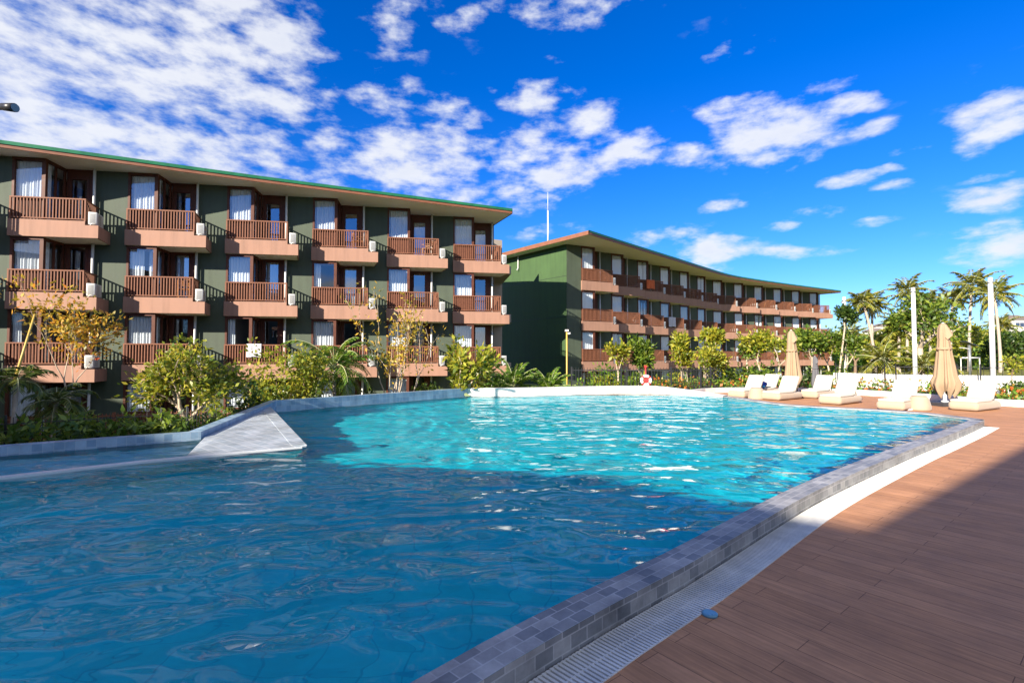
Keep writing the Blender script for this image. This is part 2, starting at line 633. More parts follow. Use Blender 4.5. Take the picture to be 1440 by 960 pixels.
def offset_line(pts, d):
    out = []
    for i, p in enumerate(pts):
        a, b = pts[max(i - 1, 0)], pts[min(i + 1, len(pts) - 1)]
        t = Vector((b[0] - a[0], b[1] - a[1])).normalized()
        out.append((p[0] - t.y * d, p[1] + t.x * d))
    return out


# ------------------------------------------------------------------ light and sky
SUN_DIR = Vector((-0.617, -0.787))          # towards the sun, in plan
SUN_TAN = 0.40
elev = math.atan(SUN_TAN)
w = bpy.data.worlds.new('World')
sc.world = w
w.use_nodes = True
nt = w.node_tree
N, Lk = nt.nodes, nt.links
N.clear()
wo = N.new('ShaderNodeOutputWorld')
bg = N.new('ShaderNodeBackground')
bg.inputs['Strength'].default_value = 0.052
Lk.new(bg.outputs[0], wo.inputs[0])
sky = N.new('ShaderNodeTexSky')
sky.sky_type = 'NISHITA'
sky.sun_disc = False
sky.sun_elevation = elev
sky.sun_rotation = math.atan2(SUN_DIR.x, SUN_DIR.y) % (2 * math.pi)
sky.altitude = 0
sky.air_density = 1.0
sky.dust_density = 0.25
sky.ozone_density = 3.0
hs = N.new('ShaderNodeHueSaturation')
hs.inputs['Saturation'].default_value = 1.42
hs.inputs['Value'].default_value = 1.18
Lk.new(sky.outputs[0], hs.inputs['Color'])
gm = N.new('ShaderNodeMix')
gm.data_type = 'RGBA'
gm.blend_type = 'MULTIPLY'
gm.inputs[0].default_value = 1.0
gm.inputs['B'].default_value = (0.66, 0.85, 1.42, 1)
Lk.new(hs.outputs[0], gm.inputs['A'])
tc = N.new('ShaderNodeTexCoord')
sep = N.new('ShaderNodeSeparateXYZ')
Lk.new(tc.outputs['Generated'], sep.inputs[0])


def math_node(op, a, b=None, c=None, clamp=False):
    n = N.new('ShaderNodeMath')
    n.operation = op
    n.use_clamp = clamp
    for i, v in enumerate((a, b, c)):
        if v is None:
            continue
        if isinstance(v, (int, float)):
            n.inputs[i].default_value = v
        else:
            Lk.new(v, n.inputs[i])
    return n.outputs[0]


az = math_node('ARCTAN2', sep.outputs[0], sep.outputs[1])
el = math_node('ARCSINE', sep.outputs[2])
zz = math_node('ADD', math_node('MAXIMUM', sep.outputs[2], 0.0), 0.16)
cx_ = math_node('DIVIDE', sep.outputs[0], zz)
cy_ = math_node('DIVIDE', sep.outputs[1], zz)
cmb = N.new('ShaderNodeCombineXYZ')
Lk.new(cx_, cmb.inputs[0])
Lk.new(cy_, cmb.inputs[1])
azel = N.new('ShaderNodeCombineXYZ')
Lk.new(az, azel.inputs[0])
Lk.new(el, azel.inputs[1])
# cloud banks: where they stand in the sky (bearing, height), how wide, how dense
CLOUDS = [(190, 80, 250, 120, 1.0), (60, 60, 150, 120, 1.0), (330, 60, 120, 90, .9), (390, 140, 60, 50, .8), (110, 180, 190, 60, 1.0), (270, 200, 160, 45, .9), (10, 160, 90, 80, .9),
          (540, 135, 50, 32, .85), (560, 172, 36, 24, .8), (625, 165, 55, 30, .85), (560, 225, 120, 50, .95), (735, 235, 100, 48, 1.0), (430, 235, 70, 28, .7), (610, 205, 70, 26, .8), (640, 270, 110, 24, .7),
          (757, 135, 52, 24, .95), (822, 172, 62, 26, .95), (880, 208, 65, 32, .95), (962, 220, 48, 18, .8), (700, 125, 14, 8, .6), (460, 168, 22, 10, .7),
          (560, 35, 44, 48, .62), (640, 15, 70, 32, .6), (800, 12, 80, 28, .75), (785, 85, 18, 9, .5),
          (1040, 150, 62, 17, .85), (1085, 192, 90, 46, .92), (1165, 120, 46, 13, .85), (1190, 150, 50, 17, .85), (1100, 232, 50, 18, .6), (1230, 180, 44, 12, .5), (1035, 68, 50, 16, .45),
          (1405, 165, 75, 42, .95), (1370, 208, 45, 16, .7), (1395, 278, 75, 18, .9), (1195, 252, 50, 11, .8), (1245, 240, 40, 9, .75), (1260, 258, 36, 8, .6), (1015, 292, 32, 9, .8), (1105, 318, 30, 7, .7), (1150, 300, 60, 10, .6),
          (1225, 312, 45, 7, .55), (1005, 356, 55, 24, 1.0), (1115, 355, 75, 10, .75), (1410, 342, 95, 26, 1.0), (930, 333, 80, 16, .6), (1290, 210, 40, 9, .45), (740, 290, 60, 14, .5), (1390, 250, 40, 7, .5), (780, 325, 60, 12, .45)]
acc = None
for (px, py, rx, ry, dns) in CLOUDS:
    d = ray(px, py).normalized()
    dx_ = ray(px + rx, py).normalized()
    dy_ = ray(px, py - ry).normalized()
    a0, e0 = math.atan2(d.x, d.y), math.asin(d.z)
    ra = abs(math.atan2(dx_.x, dx_.y) - a0)
    re = abs(math.asin(dy_.z) - e0)
    vm = N.new('ShaderNodeVectorMath')
    vm.operation = 'SUBTRACT'
    Lk.new(azel.outputs[0], vm.inputs[0])
    vm.inputs[1].default_value = (a0, e0, 0)
    v2 = N.new('ShaderNodeVectorMath')
    v2.operation = 'MULTIPLY'
    Lk.new(vm.outputs[0], v2.inputs[0])
    v2.inputs[1].default_value = (1 / (ra * 1.45), 1 / (re * 1.5), 0)
    v3 = N.new('ShaderNodeVectorMath')
    v3.operation = 'DOT_PRODUCT'
    Lk.new(v2.outputs[0], v3.inputs[0])
    Lk.new(v2.outputs[0], v3.inputs[1])
    g = math_node('MULTIPLY', math_node('SUBTRACT', 1.0, v3.outputs['Value'], clamp=True), dns)
    acc = g if acc is None else math_node('MAXIMUM', acc, g)
# out of view, behind and overhead: loose cloud added to whiten the fill light
behind = math_node('MAXIMUM', math_node('LESS_THAN', sep.outputs[1], 0.15), math_node('GREATER_THAN', sep.outputs[2], 0.70))
n_far = N.new('ShaderNodeTexNoise')
n_far.inputs['Scale'].default_value = 0.5
n_far.inputs['Detail'].default_value = 2
Lk.new(cmb.outputs[0], n_far.inputs['Vector'])
fill_cloud = math_node('MULTIPLY', behind, math_node('MULTIPLY', math_node('SUBTRACT', n_far.outputs['Fac'], 0.39, clamp=True), 6.0, clamp=True))
acc = math_node('MAXIMUM', acc, fill_cloud)
# torn texture of the cloud field
nz = N.new('ShaderNodeTexNoise')
nz.inputs['Scale'].default_value = 3.1
nz.inputs['Detail'].default_value = 9
nz.inputs['Roughness'].default_value = 0.55
nz.inputs['Distortion'].default_value = 0.25
Lk.new(cmb.outputs[0], nz.inputs['Vector'])
nb = N.new('ShaderNodeTexNoise')
nb.inputs['Scale'].default_value = 15.0
nb.inputs['Detail'].default_value = 8
nb.inputs['Roughness'].default_value = 0.58
mpz = N.new('ShaderNodeMapping')
mpz.inputs['Scale'].default_value = (1.0, 2.2, 1)
Lk.new(azel.outputs[0], mpz.inputs['Vector'])
Lk.new(mpz.outputs[0], nb.inputs['Vector'])
nn = math_node('ADD', math_node('MULTIPLY', nz.outputs['Fac'], 0.45), math_node('MULTIPLY', nb.outputs['Fac'], 0.55))
dens = math_node('ADD', math_node('MULTIPLY', math_node('SUBTRACT', nn, 0.5), 5.2), math_node('SUBTRACT', math_node('MULTIPLY', acc, 1.3), 0.56))
mra = N.new('ShaderNodeMapRange')
mra.interpolation_type = 'SMOOTHSTEP'
mra.inputs['From Min'].default_value = -0.15
mra.inputs['From Max'].default_value = 1.0
Lk.new(dens, mra.inputs['Value'])
alpha = math_node('MULTIPLY', mra.outputs[0], math_node('MULTIPLY', math_node('ADD', acc, 0.10, clamp=True), 2.2, clamp=True), clamp=True)
alpha = math_node('MULTIPLY', alpha, 0.93)
ccol = N.new('ShaderNodeValToRGB')
e = ccol.color_ramp.elements
e[0].position, e[0].color = 0.0, (0.80, 0.90, 1.0, 1)
e[1].position, e[1].color = 1.0, (0.70, 0.75, 0.88, 1)
k = ccol.color_ramp.elements.new(0.5)
k.color = (0.90, 0.92, 0.97, 1)
shade = math_node('ADD', math_node('MULTIPLY', nz.outputs['Fac'], 0.9), math_node('MULTIPLY', dens, 0.12), clamp=True)
Lk.new(shade, ccol.inputs[0])
cs = N.new('ShaderNodeVectorMath')
cs.operation = 'SCALE'
cs.inputs['Scale'].default_value = 7.6
Lk.new(ccol.outputs[0], cs.inputs[0])
mixc = N.new('ShaderNodeMix')
mixc.data_type = 'RGBA'
Lk.new(alpha, mixc.inputs[0])
Lk.new(gm.outputs['Result'], mixc.inputs['A'])
Lk.new(cs.outputs[0], mixc.inputs['B'])
Lk.new(mixc.outputs['Result'], bg.inputs['Color'])

sl = bpy.data.lights.new('sun', 'SUN')
sl.energy = 5.0
sl.angle = R(0.5)
sl.cycles.is_caustics_light = True
sl.color = (1.0, 0.90, 0.76)
so = bpy.data.objects.new('sun', sl)
COL.objects.link(so)
sv = Vector((SUN_DIR.x, SUN_DIR.y, SUN_TAN * SUN_DIR.length))
so.rotation_euler = sv.to_track_quat('Z', 'Y').to_euler()
so.location = (-30, -30, 30)

# ------------------------------------------------------------------ terrain
GZ = -1.85


def ground_z(x, y):
    t = x - 0.62 * y
    k = min(1, max(0, (t + 3) / 9.0)) if y > 12 else (1 if x > 24 else 0)
    if x < 17 and y < 23:
        k = 0
    k = k * k * (3 - 2 * k)
    return GZ + (GZ * -1 - 0.25) * k


g = MB()
xs = [-1500, -600, -200, -80] + [-60 + 4 * i for i in range(45)] + [130, 180, 300, 700, 1500]
ys_ = [-1200, -400, -100, -40, -20, -8, 0, 4, 8, 11] + [12 + 4 * i for i in range(40)] + [180, 240, 400, 900, 2500]
nx = len(xs)
g.v = [(x, y, ground_z(x, y)) for y in ys_ for x in xs]
for j in range(len(ys_) - 1):
    for i in range(nx - 1):
        q = j * nx + i
        # leave the pool and deck footprint open: their own solids stand there
        g.f.append((q, q + 1, q + nx + 1, q + nx))
        g.uv.append(None)
        g.sm.append(True)
gr = g.build('ground', 'ground')
prop(gr, kind='structure')

# far wooded hill with a few houses
h = MB()
rng = random.Random(5)
hx = [150 + 14 * i for i in range(50)]
rows = [(430, 0), (470, .45), (520, .8), (570, 1.0), (640, .9), (760, .3), (900, 0)]


def hill_h(x):
    return 20 + 16 * math.exp(-((x - 320) / 70.0) ** 2) + 12 * math.exp(-((x - 560) / 90.0) ** 2) + 4 * math.sin(x * .045)


h.v = [(x, y, -2 + hill_h(x) * k * (1 + .12 * math.sin(x * .11 + y))) for (y, k) in rows for x in hx]
for j in range(len(rows) - 1):
    for i in range(len(hx) - 1):
        q = j * len(hx) + i
        h.f.append((q, q + 1, q + len(hx) + 1, q + len(hx)))
        h.uv.append(None)
        h.sm.append(True)
mat('hill', (0.085, 0.105, 0.05), 0.95, 0.5, 0.05)
prop(h.build('hill', 'hill'), kind='structure')

# ------------------------------------------------------------------ pool
WZ = 0.115
CZ = 0.135
FLOOR = -0.82
inner = [(-7.2, -5.2), (-2.9, -0.35), (-0.43, 2.13), (-0.14, 2.43), (0.36, 2.90), (0.98, 3.44), (1.58, 4.0), (2.66, 5.01), (3.69, 5.89), (5.64, 7.47), (6.9, 8.45), (8.7, 9.86), (10.05, 10.95)]
inner = smooth_line(inner, 0.3)
outer = offset_line(inner, -0.205)
gr_in = offset_line(inner, -0.215)
gr_out = offset_line(inner, -0.45)
far_edge = smooth_line([(10.05, 10.95), (9.95, 12.2), (9.2, 13.1), (8.3, 13.7), (7.75, 14.5), (7.55, 15.6), (7.45, 16.8), (7.0, 17.7), (5.8, 18.6), (4.6, 18.9), (3.0, 18.6), (0.5, 17.75), (-1.55, 17.55)], 0.4)
wall_in = [(-1.55, 17.55), (-5.95, 12.62), (-5.22, 8.40), (-6.30, 7.62), (-7.14, 6.98), (-11.0, 3.8), (-13.5, 0.0)]
wall_z = [0.40, 0.40, 0.25, 0.25, 0.25, 0.25, 0.25]
outline = inner + far_edge[1:] + wall_in[1:] + [(-12.5, -4.5)]

pool = empty('swimming_pool', (0, 4, 0), 0, 'large turquoise swimming pool with tiled rim, tiled rear wall and grey ramp', 'pool')
po = (0, -4, 0)


def floor_z(x, y):
    # deep basin, shelving up to the far right side where one walks in
    d = (x - 5.2) * 0.45 + (y - 15.5) * 0.9
    return FLOOR + max(0, min(1, (d + 1.2) / 3.2)) ** 1.2 * 0.70


bmf = bmesh.new()
vs = [bmf.verts.new((x, y, 0)) for x, y in outline]
bmf.faces.new(vs)
bmesh.ops.triangulate(bmf, faces=bmf.faces[:])


def inside(x, y):
    c = False
    n = len(outline)
    for i in range(n):
        (x1, y1), (x2, y2) = outline[i], outline[(i + 1) % n]
        if (y1 > y) != (y2 > y) and x < (x2 - x1) * (y - y1) / (y2 - y1) + x1:
            c = not c
    return c


# the surface itself carries the ripples: many small wave trains running every way
rw = np.random.default_rng(42)
WAVES = []
for k in range(60):
    lam = 0.32 * (2.6 / 0.32) ** rw.uniform(0, 1)
    th = rw.normal(0.9, 0.95)
    WAVES.append((2 * math.pi / lam * math.cos(th), 2 * math.pi / lam * math.sin(th), rw.uniform(0, 6.28), WAVE_SLOPE * lam / (2 * math.pi) * rw.uniform(.5, 1.3)))


def wave_h(X, Y):
    # bend the wave fronts so that they never read as straight combs
    U = X + .35 * np.sin(.9 * Y + 1.3) + .18 * np.sin(2.1 * X + 1.1 * Y)
    V = Y + .35 * np.sin(.8 * X + .4) + .18 * np.sin(1.7 * Y - 1.3 * X + 2)
    H = np.zeros_like(X)
    for kx, ky, ph, am in WAVES:
        H += am * np.sin(kx * U + ky * V + ph)
    return H * (0.75 + .35 * np.sin(.31 * X + .2) * np.sin(.27 * Y + 1))


def axis_steps(a, b, near, fine, coarse):
    out, v = [], a
    while v < b:
        out.append(v)
        v += fine + (coarse - fine) * min(1, max(0, (abs(v) - near) / 10))
    return out + [b]


gx_ = np.arange(-9.6, 10.6, .065)
gy_ = np.array(axis_steps(-1.0, 19.2, 7, .055, .10))
XX, YY = np.meshgrid(gx_, gy_)
ZZ = WZ + wave_h(XX, YY)
keep = (np.abs(XX) < YY * 1.12 + 1.2)
nxw = len(gx_)
wme = bpy.data.meshes.new('water')
idm = np.arange(XX.size).reshape(XX.shape)
kf = keep[:-1, :-1] & keep[1:, 1:]
# quads whose corners all lie in the pool, plus one ring that dips under the rim
from_poly = np.array([[inside(x, y) for x in gx_] for y in gy_])
pad = from_poly.copy()
pad[1:] |= from_poly[:-1]; pad[:-1] |= from_poly[1:]; pad[:, 1:] |= from_poly[:, :-1]; pad[:, :-1] |= from_poly[:, 1:]
kf &= pad[:-1, :-1] & pad[1:, 1:] & pad[:-1, 1:] & pad[1:, :-1]
qd = np.stack([idm[:-1, :-1][kf], idm[:-1, 1:][kf], idm[1:, 1:][kf], idm[1:, :-1][kf]], 1)
used, inv_ = np.unique(qd.reshape(-1), return_inverse=True)
co = np.column_stack([XX.reshape(-1), YY.reshape(-1), ZZ.reshape(-1)])[used]
wme.vertices.add(len(co))
wme.vertices.foreach_set('co', co.astype(np.float32).reshape(-1))
wme.loops.add(qd.size)
wme.loops.foreach_set('vertex_index', inv_.astype(np.int32))
wme.polygons.add(len(qd))
wme.polygons.foreach_set('loop_start', np.arange(0, qd.size, 4, dtype=np.int32))
wme.polygons.foreach_set('loop_total', np.full(len(qd), 4, dtype=np.int32))
wme.polygons.foreach_set('use_smooth', np.ones(len(qd), dtype=bool))
wme.materials.append(MATS['water'])
wme.update()
wobj = link('water', wme)
prop(wobj, kind='structure')
wobj.cycles.is_caustics_caster = True
for _ in range(3):
    bmesh.ops.subdivide_edges(bmf, edges=[e for e in bmf.edges if e.calc_length() > 1.2], cuts=1, use_grid_fill=False)
    bmesh.ops.triangulate(bmf, faces=bmf.faces[:])
for v in bmf.verts:
    v.co.z = floor_z(v.co.x, v.co.y)
fl = bm_build(bmf, 'basin_floor', 'pool_tile', pool, po)
fl.cycles.is_caustics_receiver = True
wl = MB()
ring = outline + [outline[0]]
sh_line = [(-9.6, 2.2), at(0, 672, .135), at(200, 649.5, .135), at(425, 628.5, .135)]
strip(wl, ring, ring, -1.3, WZ - 0.01, 1.25)
tile_mat('basin_tile', ((0.012, 0.60, 0.69), (0.020, 0.66, 0.74)), (0.012, 0.50, 0.61), 0.2, 0.2, 0.008, 0.4, offset=0.0, bump=0.1, vary=0.15)
strip(wl, sh_line, sh_line, -1.0, -.02, 1.0)
wl.build('basin_side', 'basin_tile', pool, po).cycles.is_caustics_receiver = True

# tiled rim along the deck: flat top and upright outer face
cp = MB()
strip(cp, outer, inner, CZ, CZ)
strip(cp, offset_line(inner, -0.206), offset_line(inner, -0.206), -0.05, CZ, .185)
strip(cp, inner, inner, CZ, WZ - 0.15)
cp.build('rim', 'coping_tile', pool, po)
# far lip, level with the deck
fo = offset_line(far_edge, -0.30)
fe = MB()
nfe = len(far_edge)
sp = next(i for i, p in enumerate(far_edge) if p[1] > 16.9)
strip(fe, fo[:sp + 1], far_edge[:sp + 1], CZ, CZ)
strip(fe, fo[:sp + 1], fo[:sp + 1], -0.05, CZ, .185)
strip(fe, far_edge[:sp + 1], far_edge[:sp + 1], CZ, WZ - .2)
fe.build('rim', 'coping_tile', pool, po)
# white rear wall
ww = MB()
wa = far_edge[sp:]
wz = [0.16 + 0.26 * min(1, max(0, (i) / 5.0)) for i in range(len(wa))]
wz = [min(0.40, z) for z in wz]
wb = offset_line(wa, -0.32)
for i in range(len(wa) - 1):
    ww.face([(*wa[i], -.2), (*wa[i + 1], -.2), (*wa[i + 1], wz[i + 1]), (*wa[i], wz[i])])
    ww.face([(*wa[i], wz[i]), (*wa[i + 1], wz[i + 1]), (*wb[i + 1], wz[i + 1]), (*wb[i], wz[i])])
    ww.face([(*wb[i + 1], -1.9), (*wb[i], -1.9), (*wb[i], wz[i]), (*wb[i + 1], wz[i + 1])])
ww.build('white_wall', 'white_wall', pool, po)
# tiled wall along the garden
tw = MB()
wo_ = offset_line(wall_in, -0.22)
strip(tw, wall_in, wall_in, -0.3, wall_z, 0.6)
strip(tw, wall_in, wo_, wall_z, wall_z)
strip(tw, wo_, wo_, -1.9, wall_z, 2.0)
tw.build('tiled_wall', 'wall_tile', pool, po)
# sloping ledge in the corner
apex = at(380, 572, 0.28)
rb = at(431, 627.5, 0.135)
lb = at(262, 643, 0.118)
lt = (-5.21, 8.5)
rp = MB()
rp.prism([lb, rb, apex, lt], [.128, .130, .265, .130], [.136, .150, .295, .150])
rp.face([(*rb, .129), (*apex, .129), (*apex, .27), (*rb, .135)])
rp.face([(*lb, .127), (*rb, .127), (*rb, .135), (*lb, .131)])
rp.prism([(rb[0] + .0, rb[1] + .01), (apex[0] + .02, apex[1] - .05), (apex[0] - .20, apex[1] - .12), (rb[0] - .22, rb[1] - .02)], [.151, .296, .291, .149], [.158, .304, .300, .157])
rp.build('ramp', 'ramp_tile', pool, po)
# white kerb of the shallow side channel
sh = sh_line
sk = MB()
so_ = offset_line(sh, 0.13)
strip(sk, sh, so_, .140, .140)
strip(sk, sh, sh, -.02, .140)
strip(sk, so_, so_, -.34, .140)
sk.build('channel_kerb', 'shelf_white', pool, po)
sf = MB()
pl = offset_line(sh, 0.13)
sf.face([(*pl[0], -.32), (*pl[1], -.32), (*pl[2], -.32), (*lb, -.32), (*lt, -.32), (*wall_in[3], -.32), (*wall_in[4], -.32), (*wall_in[5], -.32), (*wall_in[6], -.32)])
mat('channel_floor', (0.22, 0.62, 0.74), 0.4, 0.12, 2.0)
sf.build('channel_floor', 'channel_floor', pool, po)

# white slatted drain along the rim
dg = MB()
pitch = 0.026
L_ = 0.0
for i in range(len(gr_in) - 1):
    a, b, c, d = Vector((*gr_in[i], 0)), Vector((*gr_in[i + 1], 0)), Vector((*gr_out[i + 1], 0)), Vector((*gr_out[i], 0))
    if a.y < 0.4:
        continue
    n = max(2, int(((b - a).length + (c - d).length) / 2 / pitch))
    for k in range(n):
        t0, t1 = (k + .12) / n, (k + .67) / n
        p = [a.lerp(b, t0), a.lerp(b, t1), d.lerp(c, t1), d.lerp(c, t0)]
        base = len(dg.v)
        dg.v += [(q.x, q.y, -.018) for q in p] + [(q.x, q.y, .007) for q in p]
        dg.idx(base, [(3, 2, 1, 0), (4, 5, 6, 7), (0, 1, 5, 4), (1, 2, 6, 5), (2, 3, 7, 6), (3, 0, 4, 7)] if (b - a).cross(d - a).z > 0 else [(0, 1, 2, 3), (7, 6, 5, 4), (4, 5, 1, 0), (5, 6, 2, 1), (6, 7, 3, 2), (7, 4, 0, 3)])
    for f_ in (.02, .5, .98):
        dg.beam(a.lerp(d, f_) + Vector((0, 0, -.006)), b.lerp(c, f_) + Vector((0, 0, -.006)), .010, .020)
prop(dg.build('drain_grate', 'grate_white'), 'white slatted overflow grate running between the tiled pool rim and the brown deck', 'drain grate')

# ------------------------------------------------------------------ deck
plant_line = [(26, 11.5), (18.5, 13.9), (15.4, 14.9), (14.7, 16.6), (14.3, 18.6), (13.2, 20.3), (11.0, 21.2), (8.6, 21.0), (7.0, 19.6), (6.2, 19.25)]
plant_line = smooth_line(plant_line, 0.6)
dk_in = [p for p in gr_out]
i0 = 0
deck_poly = dk_in + [p for p in fo[2:] if p[1] < 18.4] + list(reversed(plant_line)) + [(40, 6), (40, -14), (-4, -14)]
bmd = bmesh.new()
bmd.faces.new([bmd.verts.new((x, y, 0)) for x, y in deck_poly])
bmesh.ops.triangulate(bmd, faces=bmd.faces[:])
bmesh.ops.recalc_face_normals(bmd, faces=bmd.faces[:])
if bmd.faces[:][0].normal.z < 0:
    bmesh.ops.reverse_faces(bmd, faces=bmd.faces[:])
dk = bm_build(bmd, 'deck', 'deck_plank')
prop(dk, kind='structure')
ch = MB()
strip(ch, gr_in, offset_line(inner, -0.50), -.06, -.06)
mat('channel', (0.10, 0.10, 0.10), 0.8, 0.2, 8)
prop(ch.build('gutter_path', 'channel'), kind='structure')
# white kerb and planted bed behind the loungers
kb = MB()
ko = offset_line(plant_line, -0.16)
strip(kb, plant_line, plant_line, -.05, .20)
strip(kb, plant_line, ko, .20, .20)
strip(kb, ko, ko, .0, .20)
prop(kb.build('planter_kerb', 'white_wall'), 'low white kerb around the flower bed behind the sun loungers', 'kerb')
sb = MB()
bed_out = offset_line(plant_line, -3.2)
strip(sb, ko, bed_out, .13, .13)
strip(sb, bed_out, bed_out, -1.9, .13)
prop(sb.build('planting_ground', 'soil'), kind='structure')

# small round blue cover let into the deck
dc = MB()
cxy = at(998, 864, 0)
dc.lathe([(.045, 0.0), (.045, .012), (.034, .016)], 20)
dco = empty('deck_drain', (*cxy, 0), 0, 'small round blue drain cover set in the brown deck', 'drain cover')
dc.build('cover', 'drain_blue', dco)

# ------------------------------------------------------------------ hotel module
BZ = [7.16, 4.16, 1.16, -1.84]           # floor levels, top floor first
SOF = 9.76
OE, ON = 3.66, 1.20


def Lf(fr, e, n):
    X, Y, b = fr
    return (X + e * math.cos(b) - n * math.sin(b), Y + e * math.sin(b) + n * math.cos(b))


def bay_meshes():
    """meshes of one bay in its own frame: x along the front, y into the building, z from the floor"""
    M = {}
    # balcony block with a lower ledge for the air conditioner
    b = MB()
    b.prism([(0, 0), (2.83, 0), (2.52, 1.34), (0, 1.34)], -.70, 0)
    b.prism([(2.83, 0), (3.33, 0), (3.02, 1.34), (2.52, 1.34)], -.70, -.17)
    M['balcony'] = b.mesh('balcony', 'band')
    s = MB()
    s.face([(.06, .06, -.704), (.06, 1.33, -.704), (2.97, 1.33, -.704), (3.26, .06, -.704)])
    M['soffit'] = s.mesh('soffit', 'soffit')

    r = MB()
    r.box(.03, 2.83, .02, .085, .89, .945)
    r.box(.07, 2.79, .035, .07, .06, .10)
    r.beam((2.795, .087, .917), (2.505, 1.34, .917), .055, .055)
    r.beam((2.795, .087, .08), (2.505, 1.34, .08), .035, .04)
    r.box(.03, .09, .025, .08, 0, .89)
    r.box(2.77, 2.83, .025, .08, -.16, .89)
    n = 23
    for i in range(1, n):
        x = .06 + 2.74 * i / n
        r.box(x - .022, x + .022, .038, .066, .10, .89)
    for i in range(1, 11):
        t = i / 11
        x, y = 2.80 - .30 * t, .05 + 1.28 * t
        r.box(x - .014, x + .014, y - .022, y + .022, .10, .89)
    M['railing'] = r.mesh('railing', 'rail')

    for tag_, H in (('top', 2.60), ('low', 2.30)):
        hd = H - .12
        # window box: front face, side face, corner post, panels below the glass
        f = MB()
        f.box(.02, .11, .13, .23, 0, hd)                 # left jamb
        f.box(1.10, 1.24, .13, .27, 0, hd)               # corner post
        f.box(.02, 1.24, .12, .28, hd, H)                # head
        f.box(.11, 1.10, .14, .22, .86, .93)             # sill
        f.box(1.13, 1.23, .28, 1.34, hd, H)
        f.box(1.14, 1.22, .27, 1.26, 0, .06)
        f.box(1.14, 1.22, .74, .81, .06, hd)
        f.box(1.14, 1.22, 1.26, 1.34, 0, hd)
        f.box(.11, 1.10, .165, .205, 0, .86)             # panel under the sill
        M['window_' + tag_] = f.mesh('window', 'frame')
        p = MB()
        p.face([(.11, .18, .93), (1.10, .18, .93), (1.10, .18, hd), (.11, .18, hd)])
        p.face([(1.18, .27, .06), (1.18, .74, .06), (1.18, .74, hd), (1.18, .27, hd)])
        p.face([(1.18, .81, .06), (1.18, 1.26, .06), (1.18, 1.26, hd), (1.18, .81, hd)])
        M['pane_' + tag_] = p.mesh('pane', 'pane_glass')

        def drape(x0, x1, amp, per, y, z0, z1, axis=0):
            n = int((x1 - x0) / per * 8)
            pts = []
            for i in range(n + 1):
                x = x0 + (x1 - x0) * i / n
                o_ = amp * math.sin(2 * math.pi * (x - x0) / per) + amp * .5 * math.sin(2 * math.pi * (x - x0) / per / 1.7 + 1)
                pts.append((x, y + o_) if axis == 0 else (y - o_, x))
            return [[(a[0], a[1], z0), (b[0], b[1], z0), (b[0], b[1], z1), (a[0], a[1], z1)] for a, b in zip(pts, pts[1:])]
        for kind, spans in (('full', [(.10, 1.11)]), ('part', [(.10, .42)]), ('gap', [(.10, .66), (.86, 1.11)])):
            c = MB()
            for (a, b_) in spans:
                for q in drape(a, b_, .028, .13, .30, .5, hd - .02):
                    c.face(q, smooth=True)
            if kind != 'part':
                for q in drape(.36, .72, .02, .11, 1.07, .06, hd - .02, 1):
                    c.face(q, smooth=True)
            M['curtain_%s_%s' % (kind, tag_)] = c.mesh('curtain', 'curtain_cloth')
        # balcony door in the rear wall
        d = MB()
        d.box(1.24, 1.33, 1.345, 1.43, 0, hd)
        d.box(1.33, 1.42, 1.33, 1.44, 0, 2.16)
        d.box(2.04, 2.13, 1.33, 1.44, 0, 2.16)
        d.box(1.33, 2.13, 1.33, 1.44, 2.16, hd)
        d.box(1.42, 2.04, 1.36, 1.42, 0, .16)
        d.box(2.13, 2.36, 1.345, 1.43, 0, hd)
        d.box(1.24, 2.36, 1.32, 1.45, hd, H)
        M['door_' + tag_] = d.mesh('door', 'frame')
        dp = MB()
        dp.face([(1.42, 1.39, .16), (2.04, 1.39, .16), (2.04, 1.39, 2.16), (1.42, 1.39, 2.16)])
        M['doorpane_' + tag_] = dp.mesh('pane', 'door_glass')
        dc_ = MB()
        for q in drape(1.40, 2.06, .022, .12, 1.56, .04, 2.2):
            dc_.face(q, smooth=True)
        M['doorcurtain_' + tag_] = dc_.mesh('curtain', 'curtain_cloth')
    hn = MB()
    hn.box(1.37, 1.385, 1.28, 1.36, 1.0, 1.02)
    hn.box(1.37, 1.47, 1.28, 1.30, 1.0, 1.02)
    M['handle'] = hn.mesh('handle', 'grey_metal')
    pp = MB()
    for z0, z1 in ((BZ[3], BZ[2] - .704), (BZ[2] - .02, BZ[1] - .704), (BZ[1] - .02, BZ[0] - .704), (BZ[0] - .02, SOF - .004)):
        pp.tube([(2.44, 1.16, z0), (2.44, 1.16, z1)], .055, 10)
    M['drainpipe'] = pp.mesh('drainpipe', 'white_paint')
    # railing of the ground-floor terrace, standing on the terrace
    return M


BM = bay_meshes()


def ac_proto():
    bmx = soft_box(.30, .76, .54, .02, 2, .05)
    o = bm_build(bmx, 'air_conditioner', 'ac_white')
    g_ = MB()
    for i in range(9):
        g_.box(.152, .158, -.26 + .012, .10, .11 + i * .05, .125 + i * .05)
    g_.build('grille', 'ac_dark', o)
    g_ = MB()
    for i in range(9):
        g_.box(-.10, .10, -.386, -.381, .13 + i * .045, .145 + i * .045)
    g_.build('grille', 'ac_dark', o)
    ft = MB()
    for y in (-.28, .28):
        ft.box(-.14, .14, y - .03, y + .03, 0, .055)
    ft.build('feet', 'ac_dark', o)
    pb = MB()
    pb.tube([(.10, -.36, .12), (.10, -.42, .11), (.02, -.43, .10), (-.06, -.40, .03), (-.1, -.35, .0)], .014, 6)
    pb.build('hose', 'white_paint', o)
    return o


AC0 = ac_proto()
ac_used = [False]


